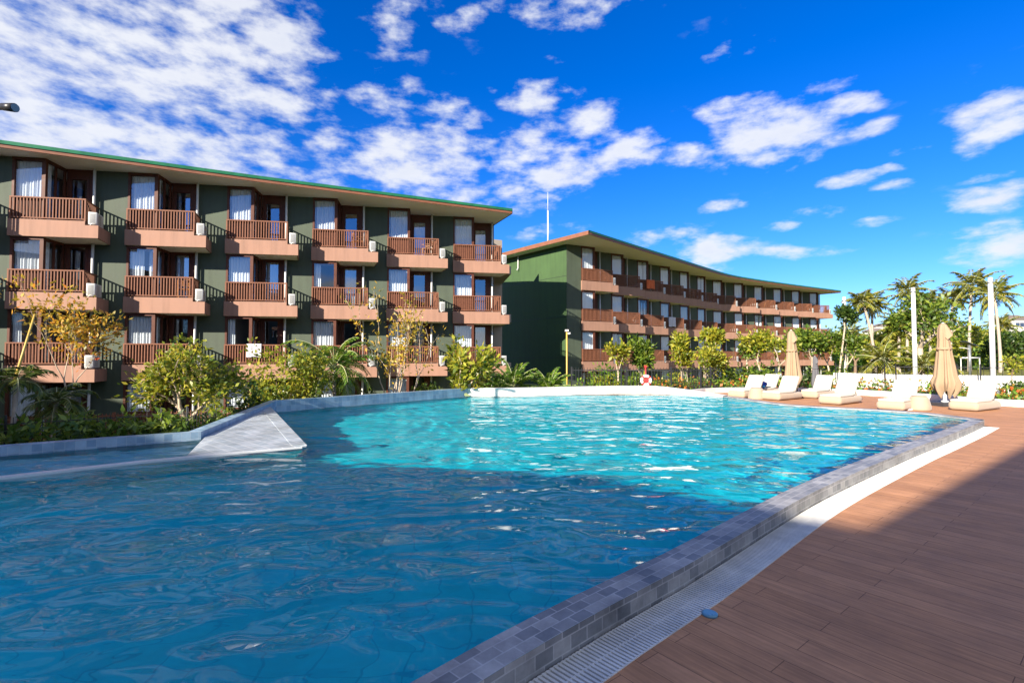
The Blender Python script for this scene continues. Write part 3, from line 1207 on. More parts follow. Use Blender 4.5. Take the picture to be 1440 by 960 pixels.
def put_ac(fr, lvl, label, group):
    o = AC0 if not ac_used[0] else copy_tree(AC0)
    ac_used[0] = True
    p = Lf(fr, 2.955, .47)
    o.location = (p[0], p[1], lvl - .17)
    o.rotation_euler = (0, 0, fr[2] + R(13.5))
    prop(o, label, 'air conditioner', group)


def hotel(name, frames, loc, label, first_panel, seed, ground_rail=True, skip_ac=(), rear=12.0):
    """curved hotel block of stepped bays; frames = (X, Y, angle) of each bay"""
    rg = random.Random(seed)
    root = empty(name, loc, 0, label, 'hotel building')
    off = (-loc[0], -loc[1], -loc[2])

    def part(key, nm, fr, z, parent=root):
        return link(nm, BM[key], parent, (fr[0] + off[0], fr[1] + off[1], z + off[2]), fr[2])

    def sub(key, nm, parent):
        return link(nm, BM[key], parent)
    wall = MB()
    room = MB()
    for i, fr in enumerate(frames):
        e0 = -1.30 if i else first_panel
        q = [Lf(fr, e0, .15), Lf(fr, .02, .15), Lf(fr, .02, .33), Lf(fr, e0, .33)]
        wall.prism(q, GZ - .3, SOF)
        # inner floors, back wall and party wall of the rooms
        nxt = [Lf(fr, .05, .34), Lf(fr, 1.12, .34), Lf(fr, 1.12, 1.46), Lf(fr, 3.66, 1.46), Lf(fr, 3.66, 5.6), Lf(fr, .05, 4.4)]
        for z in BZ:
            room.prism(nxt, z - .5, z - .01)
        room.prism([Lf(fr, .0, 4.4), Lf(fr, 3.66, 5.6), Lf(fr, 3.66, 5.7), Lf(fr, .0, 4.5)], GZ, SOF)
        room.prism([Lf(fr, -.07, .40), Lf(fr, .03, .40), Lf(fr, .03, 4.4), Lf(fr, -.07, 4.4)], GZ, SOF)
        part('drainpipe', 'drainpipe', fr, 0)
        for k, z in enumerate(BZ):
            t_ = 'top' if k == 0 else 'low'
            if k < 3:
                b = part('balcony', 'balcony', fr, z)
                sub('soffit', 'soffit', b)
                sub('railing', 'railing', b)
            wn = part('window_' + t_, 'window', fr, z)
            sub('pane_' + t_, 'pane', wn)
            ck = rg.choice(['full'] * 7 + ['gap', 'part'])
            sub('curtain_%s_%s' % (ck, t_), 'curtain', wn)
            d = part('door_' + t_, 'door', fr, z)
            sub('doorpane_' + t_, 'pane', d)
            sub('handle', 'handle', d)
            if rg.random() < .45:
                sub('doorcurtain_' + t_, 'curtain', d)
    wall.build('wall', 'green_wall', root, off)
    room.build('room_walls', 'inside', root, off)
    return root, off


def roof_part(root, off, front, back, rise, name='roof'):
    """low pitched sheet roof: soffit, fascia board, green sheet with a lip"""
    n = len(front)
    rf = MB()
    fo_, bo_ = front, back
    mid = [((a[0] + b[0]) / 2, (a[1] + b[1]) / 2) for a, b in zip(front, back)]
    ez = SOF + .24
    rz_ = [ez + .05 + r for r in rise]
    # lip slightly outside the fascia, split into sheet widths so that the edge is not a ruled line
    strip(rf, offset_line(fo_, -.07), mid, ez + .02, rz_, 6.0)
    strip(rf, mid, offset_line(bo_, .07), rz_, ez + .02, 6.0)
    strip(rf, offset_line(fo_, -.07), offset_line(fo_, -.07), ez - .12, ez + .02)
    strip(rf, offset_line(bo_, .07), offset_line(bo_, .07), ez - .12, ez + .02)
    a, m_, b = fo_[-1], mid[-1], bo_[-1]
    for a, m_, b in ((fo_[0], mid[0], bo_[0]), (fo_[-1], mid[-1], bo_[-1])):
        k = 0 if a == fo_[0] else -1
        rf.face([(*a, ez - .0), (*m_, rz_[k] - .04), (*m_, rz_[k]), (*a, ez + .02)])
        rf.face([(*m_, rz_[k] - .04), (*b, ez - .0), (*b, ez + .02), (*m_, rz_[k])])
    ro = rf.build(name, 'roof_green', root, off)
    so2 = MB()
    strip(so2, fo_, bo_, SOF, SOF)
    so2.build('soffit', 'soffit', ro)
    fa = MB()
    for line, s_ in ((fo_, -1), (bo_, 1)):
        o1 = offset_line(line, s_ * .035)
        strip(fa, o1, o1, SOF - .02, ez - .09)
        strip(fa, o1, offset_line(line, -s_ * .02), SOF - .02, SOF - .02)
    for a, m_, b, k in ((fo_[0], mid[0], bo_[0], 0), (fo_[-1], mid[-1], bo_[-1], -1)):
        dx = Vector((fo_[0][0] - fo_[1][0], fo_[0][1] - fo_[1][1])) if k == 0 else Vector((fo_[-1][0] - fo_[-2][0], fo_[-1][1] - fo_[-2][1]))
        dx = dx.normalized() * .035
        a, b, m_ = (a[0] + dx.x, a[1] + dx.y), (b[0] + dx.x, b[1] + dx.y), (m_[0] + dx.x, m_[1] + dx.y)
        fa.face([(*a, SOF - .02), (*b, SOF - .02), (*b, ez + .0), (*m_, rz_[k] - .035), (*a, ez + .0)])
    fa.build('fascia', 'fascia', ro)
    return ro


# near block
B0 = R(8.9)
px0, py0 = -20.60, 20.15
stepx = (OE * math.cos(B0) - ON * math.sin(B0), OE * math.sin(B0) + ON * math.cos(B0))
left_frames = [(px0 + i * stepx[0], py0 + i * stepx[1], B0) for i in range(-2, 6)]
hotelA, offA = hotel('hotel_block', left_frames, (-14, 26, GZ), 'nearer three storey green hotel block with salmon balconies along the left', -.8, 11)
frontA = [(-34.0, 12.62), (-28.0, 15.54), (-20.04, 19.40), (-16.0, 21.3), (-12.1, 23.15), (-6.0, 25.80), (0.0, 28.41)]
frontA = smooth_line(frontA, 1.5)
dA = Vector((-.41, .912))
backA = [(p[0] + dA.x * 13, p[1] + dA.y * 13) for p in frontA]
roof_part(hotelA, offA, frontA, backA, [.6 - .5 * max(0, (i - len(frontA) + 6) / 5) for i in range(len(frontA))])
ew = MB()
lf = left_frames[-1]
c0 = Lf(lf, 2.36, 1.35)
c1 = (c0[0] + dA.x * 9.0, c0[1] + dA.y * 9.0)
tA = Vector((.912, .41))
ew.prism([c0, (c0[0] + tA.x * .22, c0[1] + tA.y * .22), (c1[0] + tA.x * .22, c1[1] + tA.y * .22), c1], GZ - .3, SOF)
c2 = (frontA[0][0] + dA.x * 11.5 + 6, frontA[0][1] + dA.y * 11.5 + 2.5)
ew.prism([c1, (c1[0] + dA.x * .25, c1[1] + dA.y * .25), (c2[0], c2[1] + .25), c2], GZ - .3, SOF)
ew.build('end_wall', 'green_wall', hotelA, offA)

# far block: two straight runs with a bend
right_frames = [(5.181, 36.639, .4513), (7.951, 39.315, .4586), (10.702, 42.011, .4658), (13.433, 44.727, .4730), (16.145, 47.463, .4802), (18.836, 50.218, .4874),
                (21.508, 52.992, .2673), (24.721, 55.116, .2514), (27.968, 57.189, .2355), (31.247, 59.210, .2197), (34.557, 61.179, .2038), (37.899, 63.095, .1879)]
hotelB, offB = hotel('hotel_block', right_frames, (20, 54, GZ), 'farther green hotel block with a blank gable end and a long bending row of balconies', -1.25, 23)
frontB = [(5.16, 33.25), (9.92, 38.25), (14.04, 42.5), (18.2, 46.9), (22.45, 51.15), (26.29, 53.98), (32.26, 57.78), (42.2, 63.7)]
frontB = smooth_line(frontB, 1.6)
gdir = Vector((-.63, .777))
backB = [(p[0] + gdir.x * 13.5, p[1] + gdir.y * 13.5) for p in frontB]
roof_part(hotelB, offB, frontB, backB, [.02 + 1.05 * min(1, max(0, (p[0] - 17) / 9)) * (1 if p[0] < 36 else max(.1, (43 - p[0]) / 7)) for p in frontB])
gw = MB()
q0 = Lf(right_frames[0], -1.25, .15)
q1 = (q0[0] + gdir.x * 10.0, q0[1] + gdir.y * 10.0)
gn_ = Vector((.777, .63))
gw.prism([q0, (q0[0] + gn_.x * .2, q0[1] + gn_.y * .2), (q1[0] + gn_.x * .2, q1[1] + gn_.y * .2), q1], GZ - .3, SOF)
e0 = Lf(right_frames[-1], 2.36, 1.35)
e1 = (e0[0] + gdir.x * 9.5, e0[1] + gdir.y * 9.5)
gw.prism([e0, (e0[0] + .2, e0[1] + .1), (e1[0] + .2, e1[1] + .1), e1], GZ - .3, SOF)
gw.prism([q1, (q1[0] + 12.5, q1[1] + 13), (e1[0], e1[1]), (e1[0] - .1, e1[1] + .25), (q1[0] + 12.3, q1[1] + 13.3), (q1[0] - .1, q1[1] + .2)], GZ - .3, SOF)
gw.build('gable_wall', 'gable_green', hotelB, offB)
gj = MB()
for z in (1.45, 4.45, 7.45):
    a, b = Vector((q0[0], q0[1])) + gdir * .02 - gn_ * .004, Vector((q1[0], q1[1])) - gn_ * .004
    gj.beam((a.x, a.y, z), (b.x, b.y, z), .012, .022)
gj.build('wall_joint', 'black_metal', hotelB, offB)
gp = MB()
gq = Vector((q0[0], q0[1])) + gdir * 5.4 - Vector((.777, .63)) * .12
gp.tube([(gq.x, gq.y, SOF - .01), (gq.x, gq.y, SOF - 1.05), (gq.x - .1, gq.y - .08, SOF - 1.2)], .045, 8)
gp.build('drainpipe', 'white_paint', hotelB, offB)

ORD = ['first', 'second', 'third', 'fourth', 'fifth', 'sixth', 'seventh', 'eighth', 'ninth', 'tenth', 'eleventh', 'twelfth']
FLN = ['top', 'middle', 'lowest']
for i in range(6):
    for k in range(3):
        put_ac(left_frames[i + 2], BZ[k], 'white air conditioner by the %s balcony, %s column from left, near block' % (FLN[k], ORD[i]), 'air conditioners on the nearer block')
for i in range(12):
    for k in range(3):
        put_ac(right_frames[i], BZ[k], 'white air conditioner by the %s balcony, %s bay from the gable, far block' % (FLN[k], ORD[i]), 'air conditioners on the farther block')

# lightning mast on the far roof
am = empty('antenna_mast', (3.1, 42.6, SOF + .75), 0, 'thin white mast standing on the roof of the farther hotel block', 'mast')
a_ = MB()
a_.tube([(0, 0, 0), (0, 0, 3.6)], [.07, .06], 8)
a_.build('pole', 'white_paint', am)
a_ = MB()
a_.tube([(0, 0, 3.6), (0, 0, 5.2)], [.04, .015], 6)
a_.build('rod', 'white_paint', am)

# unseen wing added behind the viewer, outline shaped to shade near water and deck
wing = empty('shade_wing', (-14, -12, 0), 0, 'unseen green wing behind the viewer, shaped to shade the near pool and deck', 'hotel building')
PA = Vector((3.09, 4.42))
dl = -SUN_DIR.normalized()
H1 = 9.0
back_off = dl * (H1 / SUN_TAN)
roofline = [PA + Vector((.81, .587)) * 11, PA, Vector((.64, 6.5)), Vector((-4.9, 7.5)), Vector((-7.5, 12.8)), Vector((-7.5, 12.8)) + Vector((-.78, .62)) * 32]
roofline = [p - back_off for p in roofline]
rear = [roofline[-1] + Vector((-5, -7)), roofline[3] + Vector((-12, -16)), roofline[1] + Vector((-3, -14)), roofline[0] + Vector((5, -9))]
wing_body = MB()
wing_body.prism(roofline + rear, -1.9, H1)
wo3 = (14, 12, 0)
wing_body.build('wall', 'green_wall', wing, wo3)
for a0, a1 in zip(roofline, roofline[1:]):
    u = a1 - a0
    n = int(u.length / 4)
    if n < 1:
        continue
    step = u / n
    nb_ = Vector((u.y, -u.x)).normalized()      # out of the wall, towards the pool
    for z in (.9, 3.9, 6.9):
        for k in range(n):
            a = a0 + step * (k + .28) + nb_ * .06
            q = a + step * .44
            wd = MB()
            wd.prism([a, a - nb_ * .12, q - nb_ * .12, q], z - .1, z + 1.1)
            wd.build('window', 'door_glass', wing, wo3)

# ------------------------------------------------------------------ plants
def leaves_mesh(name, C, size, m, rg, out=None, aspect=.45, up=.25, fold=.12, size_var=.35):
    """many leaf blades at points C (n,3); out = preferred direction per leaf"""
    C = np.asarray(C, float)
    n = len(C)
    d = rg.normal(size=(n, 3))
    if out is not None:
        d = d * .55 + np.asarray(out)
    d[:, 2] -= .15
    d /= np.linalg.norm(d, axis=1)[:, None]
    nr = rg.normal(size=(n, 3)) * .8
    nr[:, 2] += .6 + up
    sd = np.cross(d, nr)
    sd /= np.linalg.norm(sd, axis=1)[:, None] + 1e-9
    nn = np.cross(sd, d)
    L = (size * (1 + size_var * rg.uniform(-1, 1, n)))[:, None]
    W = L * aspect / 2
    v = np.empty((n, 4, 3))
    v[:, 0] = C
    v[:, 1] = C + d * L * .45 + sd * W - nn * L * fold * .3
    v[:, 2] = C + d * L - nn * L * fold
    v[:, 3] = C + d * L * .45 - sd * W - nn * L * fold * .3
    return quads_mesh(name, v.reshape(-1, 3), m)


def quads_mesh(name, v, m):
    v = np.asarray(v, np.float32)
    n = len(v) // 4
    me = bpy.data.meshes.new(name)
    me.vertices.add(len(v))
    me.vertices.foreach_set('co', v.reshape(-1))
    me.loops.add(len(v))
    me.loops.foreach_set('vertex_index', np.arange(len(v), dtype=np.int32))
    me.polygons.add(n)
    me.polygons.foreach_set('loop_start', np.arange(0, 4 * n, 4, dtype=np.int32))
    me.polygons.foreach_set('loop_total', np.full(n, 4, dtype=np.int32))
    me.materials.append(MATS[m])
    me.update()
    me.validate()
    return me


def grow(rg, mb, p, d, length, r, level, tips, kids=(2, 3), spread=.6, upb=.25, shrink=.72, wob=.16, nseg=3):
    """one limb as a tapering tube, then its children; collects twig ends"""
    pts, rad = [p.copy()], [r]
    q = p.copy()
    dd = d.normalized()
    for i in range(nseg):
        dd = (dd + Vector(rg.normal(size=3)) * wob + Vector((0, 0, upb * .3))).normalized()
        q = q + dd * length / nseg
        pts.append(q.copy())
        rad.append(r * (1 - .38 * (i + 1) / nseg))
        if level <= 1:
            tips.append((q.copy(), dd.copy()))
    mb.tube(pts, rad, 6 if level < 2 else 8, cap=level == 0)
    if level > 0:
        k = rg.integers(kids[0], kids[1] + 1)
        a0 = rg.uniform(0, 6.28)
        for i in range(k):
            a = a0 + 6.283 * i / k + rg.uniform(-.4, .4)
            ax = dd.orthogonal().normalized()
            ay = dd.cross(ax)
            nd = dd * math.cos(spread) + (ax * math.cos(a) + ay * math.sin(a)) * math.sin(spread) * rg.uniform(.7, 1.25)
            nd.z += upb
            grow(rg, mb, pts[-1] - dd * .01, nd, length * shrink * rg.uniform(.75, 1.2), rad[-1] * .78, level - 1, tips, kids, spread, upb, shrink, wob, nseg)


def leafy_tree(name, xy, z0, label, cat='tree', group=None, seed=1, trunk=1.0, r=.05, limb=.9, level=3, kids=(2, 3), spread=.55, upb=.25, stems=1, leaf=.14, per=14, rad=.22,
               leaf_m='leaf_bush', bark='bark_pale', shrink=.75, aspect=.45, lean=(0, 0), extra=None, stem_spread=.25):
    rg = np.random.default_rng(seed)
    root = empty(name, (xy[0], xy[1], z0), 0, label, cat, group)
    tb = MB()
    tips = []
    for s in range(stems):
        a = rg.uniform(0, 6.28)
        d = Vector((lean[0] + math.cos(a) * stem_spread * (stems > 1), lean[1] + math.sin(a) * stem_spread * (stems > 1), 1)).normalized()
        p = Vector((math.cos(a) * .06 * (stems > 1), math.sin(a) * .06 * (stems > 1), -.15))
        t_end = p + d * (trunk + .15) + Vector(rg.normal(size=3)) * .04 * trunk
        tb.tube([p, p.lerp(t_end, .5) + Vector(rg.normal(size=3)) * .025 * trunk, t_end], [r * 1.15, r, r * .85], 9, cap=False)
        k = rg.integers(max(2, kids[0]), kids[1] + 1)
        a0 = rg.uniform(0, 6.28)
        for i in range(k):
            a = a0 + 6.283 * i / k + rg.uniform(-.3, .3)
            nd = d * math.cos(spread) + Vector((math.cos(a), math.sin(a), 0)) * math.sin(spread)
            grow(rg, tb, t_end - d * .02, nd, limb * rg.uniform(.8, 1.15), r * .62, level - 1, tips, kids, spread, upb, shrink)
    tb.build('trunk', bark, root)
    P, O = [], []
    for (q, dd) in tips:
        n = int(per * rg.uniform(.4, 1.5))
        if n < 1:
            continue
        off = rg.normal(size=(n, 3)) * rad * .6
        P.append(np.array(q) + off)
        o = off / (np.linalg.norm(off, axis=1)[:, None] + 1e-6) * .6 + np.array(dd) * .6
        O.append(o)
    P, O = np.concatenate(P), np.concatenate(O)
    link('crown', leaves_mesh('crown', P, leaf, leaf_m, rg, O, aspect), root)
    if extra:   # a patch of differently coloured leaves: (z0, z1, share, material)
        for (za, zb, share, mm) in extra:
            sel = (P[:, 2] > za) & (P[:, 2] < zb) & (rg.uniform(size=len(P)) < share)
            if sel.any():
                link('crown', leaves_mesh('crown', P[sel] + rg.normal(size=(sel.sum(), 3)) * .05, leaf, mm, rg, O[sel], aspect), root)
    return root


def bush(name, xy, z0, size, label, cat='shrub', group=None, seed=1, n=1800, leaf=.12, leaf_m='leaf_bush', aspect=.5, lumps=7, bark='bark_dark'):
    """many-stemmed shrub: uneven leafy lumps with gaps between them"""
    rg = np.random.default_rng(seed)
    root = empty(name, (xy[0], xy[1], z0), 0, label, cat, group)
    sx, sy, sz = size
    tb = MB()
    P, O = [], []
    for k in range(lumps):
        a = rg.uniform(0, 6.28)
        rr = math.sqrt(rg.uniform(0, 1)) * .72
        c = np.array([math.cos(a) * rr * sx / 2, math.sin(a) * rr * sy / 2, sz * rg.uniform(.38, .84)])
        tb.tube([(0, 0, -.1), (c[0] * .5, c[1] * .5, c[2] * .45), tuple(c)], [.03, .022, .010], 5)
        m_ = int(n / lumps * rg.uniform(.6, 1.4))
        u = rg.normal(size=(m_, 3))
        u /= np.linalg.norm(u, axis=1)[:, None]
        rad = rg.uniform(.25, 1.0, m_)[:, None] ** .6 * np.array([sx, sy, sz * .9]) * rg.uniform(.20, .33)
        p = c + u * rad
        p[:, 2] = np.maximum(p[:, 2], .02)
        P.append(p)
        O.append(u * .7)
    tb.build('stem', bark, root)
    link('foliage', leaves_mesh('foliage', np.concatenate(P), leaf, leaf_m, rg, np.concatenate(O), aspect), root)
    return root


def palm(name, xy, z0, h, label, group=None, seed=1, lean=(0, 0), fronds=16, L=2.2, leaflet=.5, r=.13, leaf_m='leaf_coco', bark='bark_palm', droop=1.0, e_range=(75, -25), pairs=26, bare=0.0, cat='palm tree', wid=.045):
    rg = np.random.default_rng(seed)
    root = empty(name, (xy[0], xy[1], z0), 0, label, cat, group)
    tb = MB()
    top = Vector((lean[0], lean[1], h))
    pts = [Vector((lean[0] * t * t, lean[1] * t * t, h * t - .2 * (t == 0))) for t in (0, .06, .2, .4, .6, .8, 1)]
    tb.tube(pts, [r * 1.5, r * 1.2, r * 1.0, r * .9, r * .82, r * .75, r * .7], 9)
    tb.build('trunk', bark, root)
    rb_ = MB()
    V = []
    for i in range(fronds):
        a = 2.39996 * i + rg.uniform(-.25, .25)
        e = R(e_range[0] + (e_range[1] - e_range[0]) * (i / (fronds - 1)) ** .9 + rg.uniform(-8, 8))
        ln = L * rg.uniform(.82, 1.1) * (0.8 if i < 3 else 1)
        hd = Vector((math.cos(a), math.sin(a), 0))
        p = top.copy()
        ang = e
        pl = [p.copy()]
        for k in range(10):
            ang -= droop * (.05 + .16 * (k / 9) ** 1.2)
            p = p + (hd * math.cos(ang) + Vector((0, 0, math.sin(ang)))) * ln / 10
            pl.append(p.copy())
        rb_.tube(pl, [.035 * L / 2.2 * (1 - .085 * k) for k in range(11)], 4, cap=False)
        side = Vector((-hd.y, hd.x, 0))
        for k in range(pairs):
            t = .12 + .88 * (k + .5) / pairs
            f = t * 10
            j = min(9, int(f))
            q = pl[j].lerp(pl[j + 1], f - j)
            tg = (pl[j + 1] - pl[j]).normalized()
            ll = leaflet * (math.sin(min(1, t * 1.25 + .12) * math.pi * .92) * .8 + .25) * rg.uniform(.85, 1.15)
            for s in (-1, 1):
                hang = rg.uniform(.25, .75)
                dr = (side * s * .85 + tg * .6 + Vector((0, 0, -hang))).normalized()
                wv = tg * wid * L / 2.2
                md = q + dr * ll * .5 + Vector((0, 0, .06 * ll))
                V += [q, md + wv * .5, q + dr * ll, md - wv * .5]
    link('crown', quads_mesh('crown', np.array([tuple(v) for v in V]), leaf_m), root)
    rb_.build('frond_stalks', 'bark_green', root)
    return root


def gz(x, y):
    return ground_z(x, y)


# -- in front of the near block
x_, y_ = atd(96, 560, 12.2)[:2]
leafy_tree('young_tree', (x_, y_), GZ, 'slender young tree with yellow and orange leaves in front of the leftmost balconies', seed=6, trunk=1.9, r=.045, limb=.98, level=4, kids=(2, 3), spread=.34, upb=.34,
           leaf=.12, per=7, rad=.25, leaf_m='leaf_autumn', bark='bark_pale', extra=[(2.0, 3.4, .45, 'leaf_orange'), (3.2, 6, .7, 'leaf_gold'), (1.5, 3, .5, 'leaf_yellow')], shrink=.86)
x_, y_ = atd(118, 600, 11.4)[:2]
bush('shrub', (x_, y_), GZ, (1.5, 1.1, 2.3), 'dark green shrub at the foot of the yellow and orange tree', seed=8, n=900, leaf=.13, leaf_m='leaf_bush', group='shrubs below the near block')
x_, y_ = atd(16, 600, 8.2)[:2]
palm('small_palm', (x_, y_), GZ, 2.95, 'small drooping palm with a pale trunk behind the tiled wall at the left edge', seed=3, lean=(.04, .02), fronds=10, L=.62, leaflet=.28, r=.05, leaf_m='leaf_palm', bark='bark_palm', e_range=(80, 0), pairs=26, droop=1.4, wid=.10)
x_, y_ = atd(70, 600, 9.6)[:2]
palm('small_palm', (x_, y_), GZ, 2.5, 'dark feathery palm between the pale palm trunk and the orange tree', seed=13, lean=(.1, .02), fronds=11, L=.72, leaflet=.30, r=.045, leaf_m='leaf_palm', bark='bark_palm', e_range=(75, -10), pairs=26, droop=1.4, wid=.11)
x_, y_ = atd(262, 600, 10.8)[:2]
leafy_tree('round_tree', (x_, y_), GZ, 'low spreading tree with a dense rounded green crown on fanned branches', seed=21, trunk=1.85, r=.075, limb=.54, level=4, kids=(3, 4), spread=.66, upb=.18, leaf=.11, per=6, rad=.16, leaf_m='leaf_yellow', bark='bark_pale', shrink=.76, aspect=.5,
           extra=[(0, 9, .2, 'leaf_bush')])
for i, (px, dep, sx, sz, sd, lm, lab) in enumerate([
    (345, 12.4, 1.4, 2.7, 31, 'leaf_dark', 'dark dense shrub beside the rounded tree above the sloping wall'),
    (392, 14.0, 2.3, 4.25, 32, 'leaf_yellow', 'large bright green shrub rising past the railing with the white towel'),
    (430, 14.6, 1.5, 3.6, 33, 'leaf_yellow', 'leafy green shrub between the large bright shrub and the feathery palm'),
    (372, 13.2, 1.4, 2.6, 34, 'leaf_bush', 'low green shrub leaning over the tiled wall below the bright shrub'),
    (520, 16.0, 1.2, 2.2, 35, 'leaf_dark', 'low dark shrub at the tiled wall between palm and yellow leaved tree'),
    (600, 17.3, 1.2, 2.3, 36, 'leaf_bush', 'small low shrub at the wall between yellow leaved tree and frangipani'),
]):
    x_, y_ = atd(px, 560, dep)[:2]
    bush('shrub', (x_, y_), GZ, (sx, sx * .8, sz), lab, seed=sd, n=1900, leaf=.125, leaf_m=lm, group='shrubs below the near block', lumps=9)
x_, y_ = atd(470, 560, 15.6)[:2]
palm('small_palm', (x_, y_), GZ, 3.0, 'feathery palm in front of the fourth column of balconies', seed=5, fronds=20, L=1.7, leaflet=.5, r=.07, leaf_m='leaf_fern', e_range=(84, -25), pairs=34, droop=1.1, wid=.055)
x_, y_ = atd(549, 555, 16.8)[:2]
leafy_tree('young_tree', (x_, y_), GZ, 'sparse yellow leaved tree with bare upright stems before the fifth column of balconies', seed=17, trunk=1.6, r=.042, limb=1.25, level=3, kids=(2, 2), spread=.22, upb=.34, stems=4, leaf=.13, per=6, rad=.22, leaf_m='leaf_gold', bark='bark_pale', shrink=.82, extra=[(0, 9, .5, 'leaf_gold')])
x_, y_ = atd(636, 548, 18.2)[:2]
leafy_tree('frangipani', (x_, y_), GZ, 'frangipani with bare forked stems and bright leaf tufts before the sixth column', seed=9, trunk=2.0, r=.05, limb=1.15, level=2, kids=(2, 3), spread=.5, upb=.25, stems=2, leaf=.26, per=26, rad=.2, leaf_m='leaf_yellow', bark='bark_pale', shrink=.6, aspect=.38)
# slanting bamboo prop at the far left
bp_ = MB()
a3, b3 = atd(19, 540, 8.15), atd(49, 442, 8.6)
bp_.tube([(0, 0, 0), tuple(b3 - a3)], [.022, .016], 7)
bp_.v = [(v[0], v[1], v[2]) for v in bp_.v]
prop(bp_.build('bamboo_prop', 'pole_yellow', None, tuple(a3)), 'thin slanting bamboo stake tied above the small palm at the left edge', 'stake')

# low planting along the tiled wall
rg = np.random.default_rng(77)
P = []
wl_pts = [(-10.5, 4.9), (-7.6, 7.5), (-5.75, 8.75), (-6.35, 12.7), (-1.9, 17.9)]
for a, b, n, hh in ((0, 1, 3400, .72), (1, 2, 2200, .66), (2, 3, 2000, .42), (3, 4, 1800, .42)):
    A, B = np.array(wl_pts[a]), np.array(wl_pts[b])
    t = rg.uniform(0, 1, n)[:, None]
    nrm = np.array([-(B - A)[1], (B - A)[0]]) / np.linalg.norm(B - A)
    w_ = rg.uniform(.12, 1.1, n)[:, None]
    xy = A + (B - A) * t + nrm * w_
    z = hh - rg.uniform(0, .9, n) ** 1.3 + .16 * np.sin(t[:, 0] * 23) * rg.uniform(0, 1, n) - .25
    P.append(np.column_stack([xy, z]))
gcov = link('ground_cover', leaves_mesh('ground_cover', np.concatenate(P), .15, 'leaf_bush', rg, None, .4))
prop(gcov, 'low dark leafy planting along the outside of the tiled pool wall', 'ground cover', kind='stuff')

# -- by the gable
for i, (px, dep, h_, sd, lab) in enumerate([
    (722, 23.0, 4.0, 41, 'tall ferny shrub against the dark gable nearest the near block'),
    (742, 21.5, 2.5, 42, 'low ferny shrub between the two taller ones by the gable'),
    (772, 23.5, 3.6, 43, 'tall ferny shrub in the middle of the dark gable'),
    (797, 22.5, 2.6, 44, 'bright ferny shrub at the foot of the yellow garden pole'),
]):
    x_, y_ = atd(px, 540, dep)[:2]
    palm('fern_shrub', (x_, y_), GZ, h_ * .5, lab, 'ferny shrubs by the gable', sd, fronds=17, L=h_ * .42, leaflet=.36, r=.03, leaf_m='leaf_fern', e_range=(85, 5), pairs=22, droop=.6, cat='shrub', bark='bark_green', wid=.12)
x_, y_ = atd(700, 540, 21.0)[:2]
bush('shrub', (x_, y_), GZ, (1.6, 1.2, 2.6), 'small bright shrub behind the white wall right of the near block', seed=52, n=900, leaf=.2, leaf_m='leaf_fern', group='shrubs behind the white wall')
for i, (px, dep, sx, sz, lm, lab) in enumerate([
    (832, 23.5, 2.2, 2.75, 'leaf_fern', 'bright low shrub behind the fence at the gable corner'),
    (858, 23.0, 1.7, 2.5, 'leaf_yellow', 'low shrub behind the fence left of the life ring'),
    (893, 24.0, 1.6, 2.5, 'leaf_bush', 'low shrub behind the fence just beside the life ring'),
    (930, 24.5, 1.9, 2.5, 'leaf_yellow', 'low shrub behind the fence right of the life ring'),
    (950, 25.5, 2.2, 2.7, 'leaf_fern', 'bright leafy shrub behind the picket fence under the light tufted tree'),
    (978, 25.0, 1.8, 2.5, 'leaf_yellow', 'yellow green shrub at the foot of the many stemmed pale tree'),
    (1002, 25.5, 1.8, 2.4, 'leaf_fern', 'leafy shrub where the black picket fence ends'),
    (876, 26.5, 2.2, 3.2, 'leaf_fern', 'tall leafy shrub between the slim and the fuller young tree'),
    (1022, 26, 2.0, 2.7, 'leaf_bush', 'clipped green shrub left of the nearest closed parasol'),
    (1050, 26.5, 1.8, 2.9, 'leaf_bush', 'clipped green shrub above the first pair of loungers'),
    (1082, 27, 2.2, 3.1, 'leaf_bush', 'clipped green shrub just left of the tall beige parasol'),
    (1150, 26.5, 1.8, 2.7, 'leaf_dark', 'dark clipped shrub right of the tall beige parasol'),
    (1172, 26.0, 2.0, 3.0, 'leaf_bush', 'rounded green shrub left of the leftmost white pole'),
    (1186, 25.2, 1.6, 2.7, 'leaf_bush', 'rounded green shrub at the foot of the leftmost white pole'),
]):
    x_, y_ = atd(px, 535, dep)[:2]
    bush('shrub', (x_, y_), GZ, (sx, sx * .8, sz), lab, seed=60 + i, n=1000, leaf=.2, leaf_m=lm, group='shrubs behind the white wall', lumps=8)
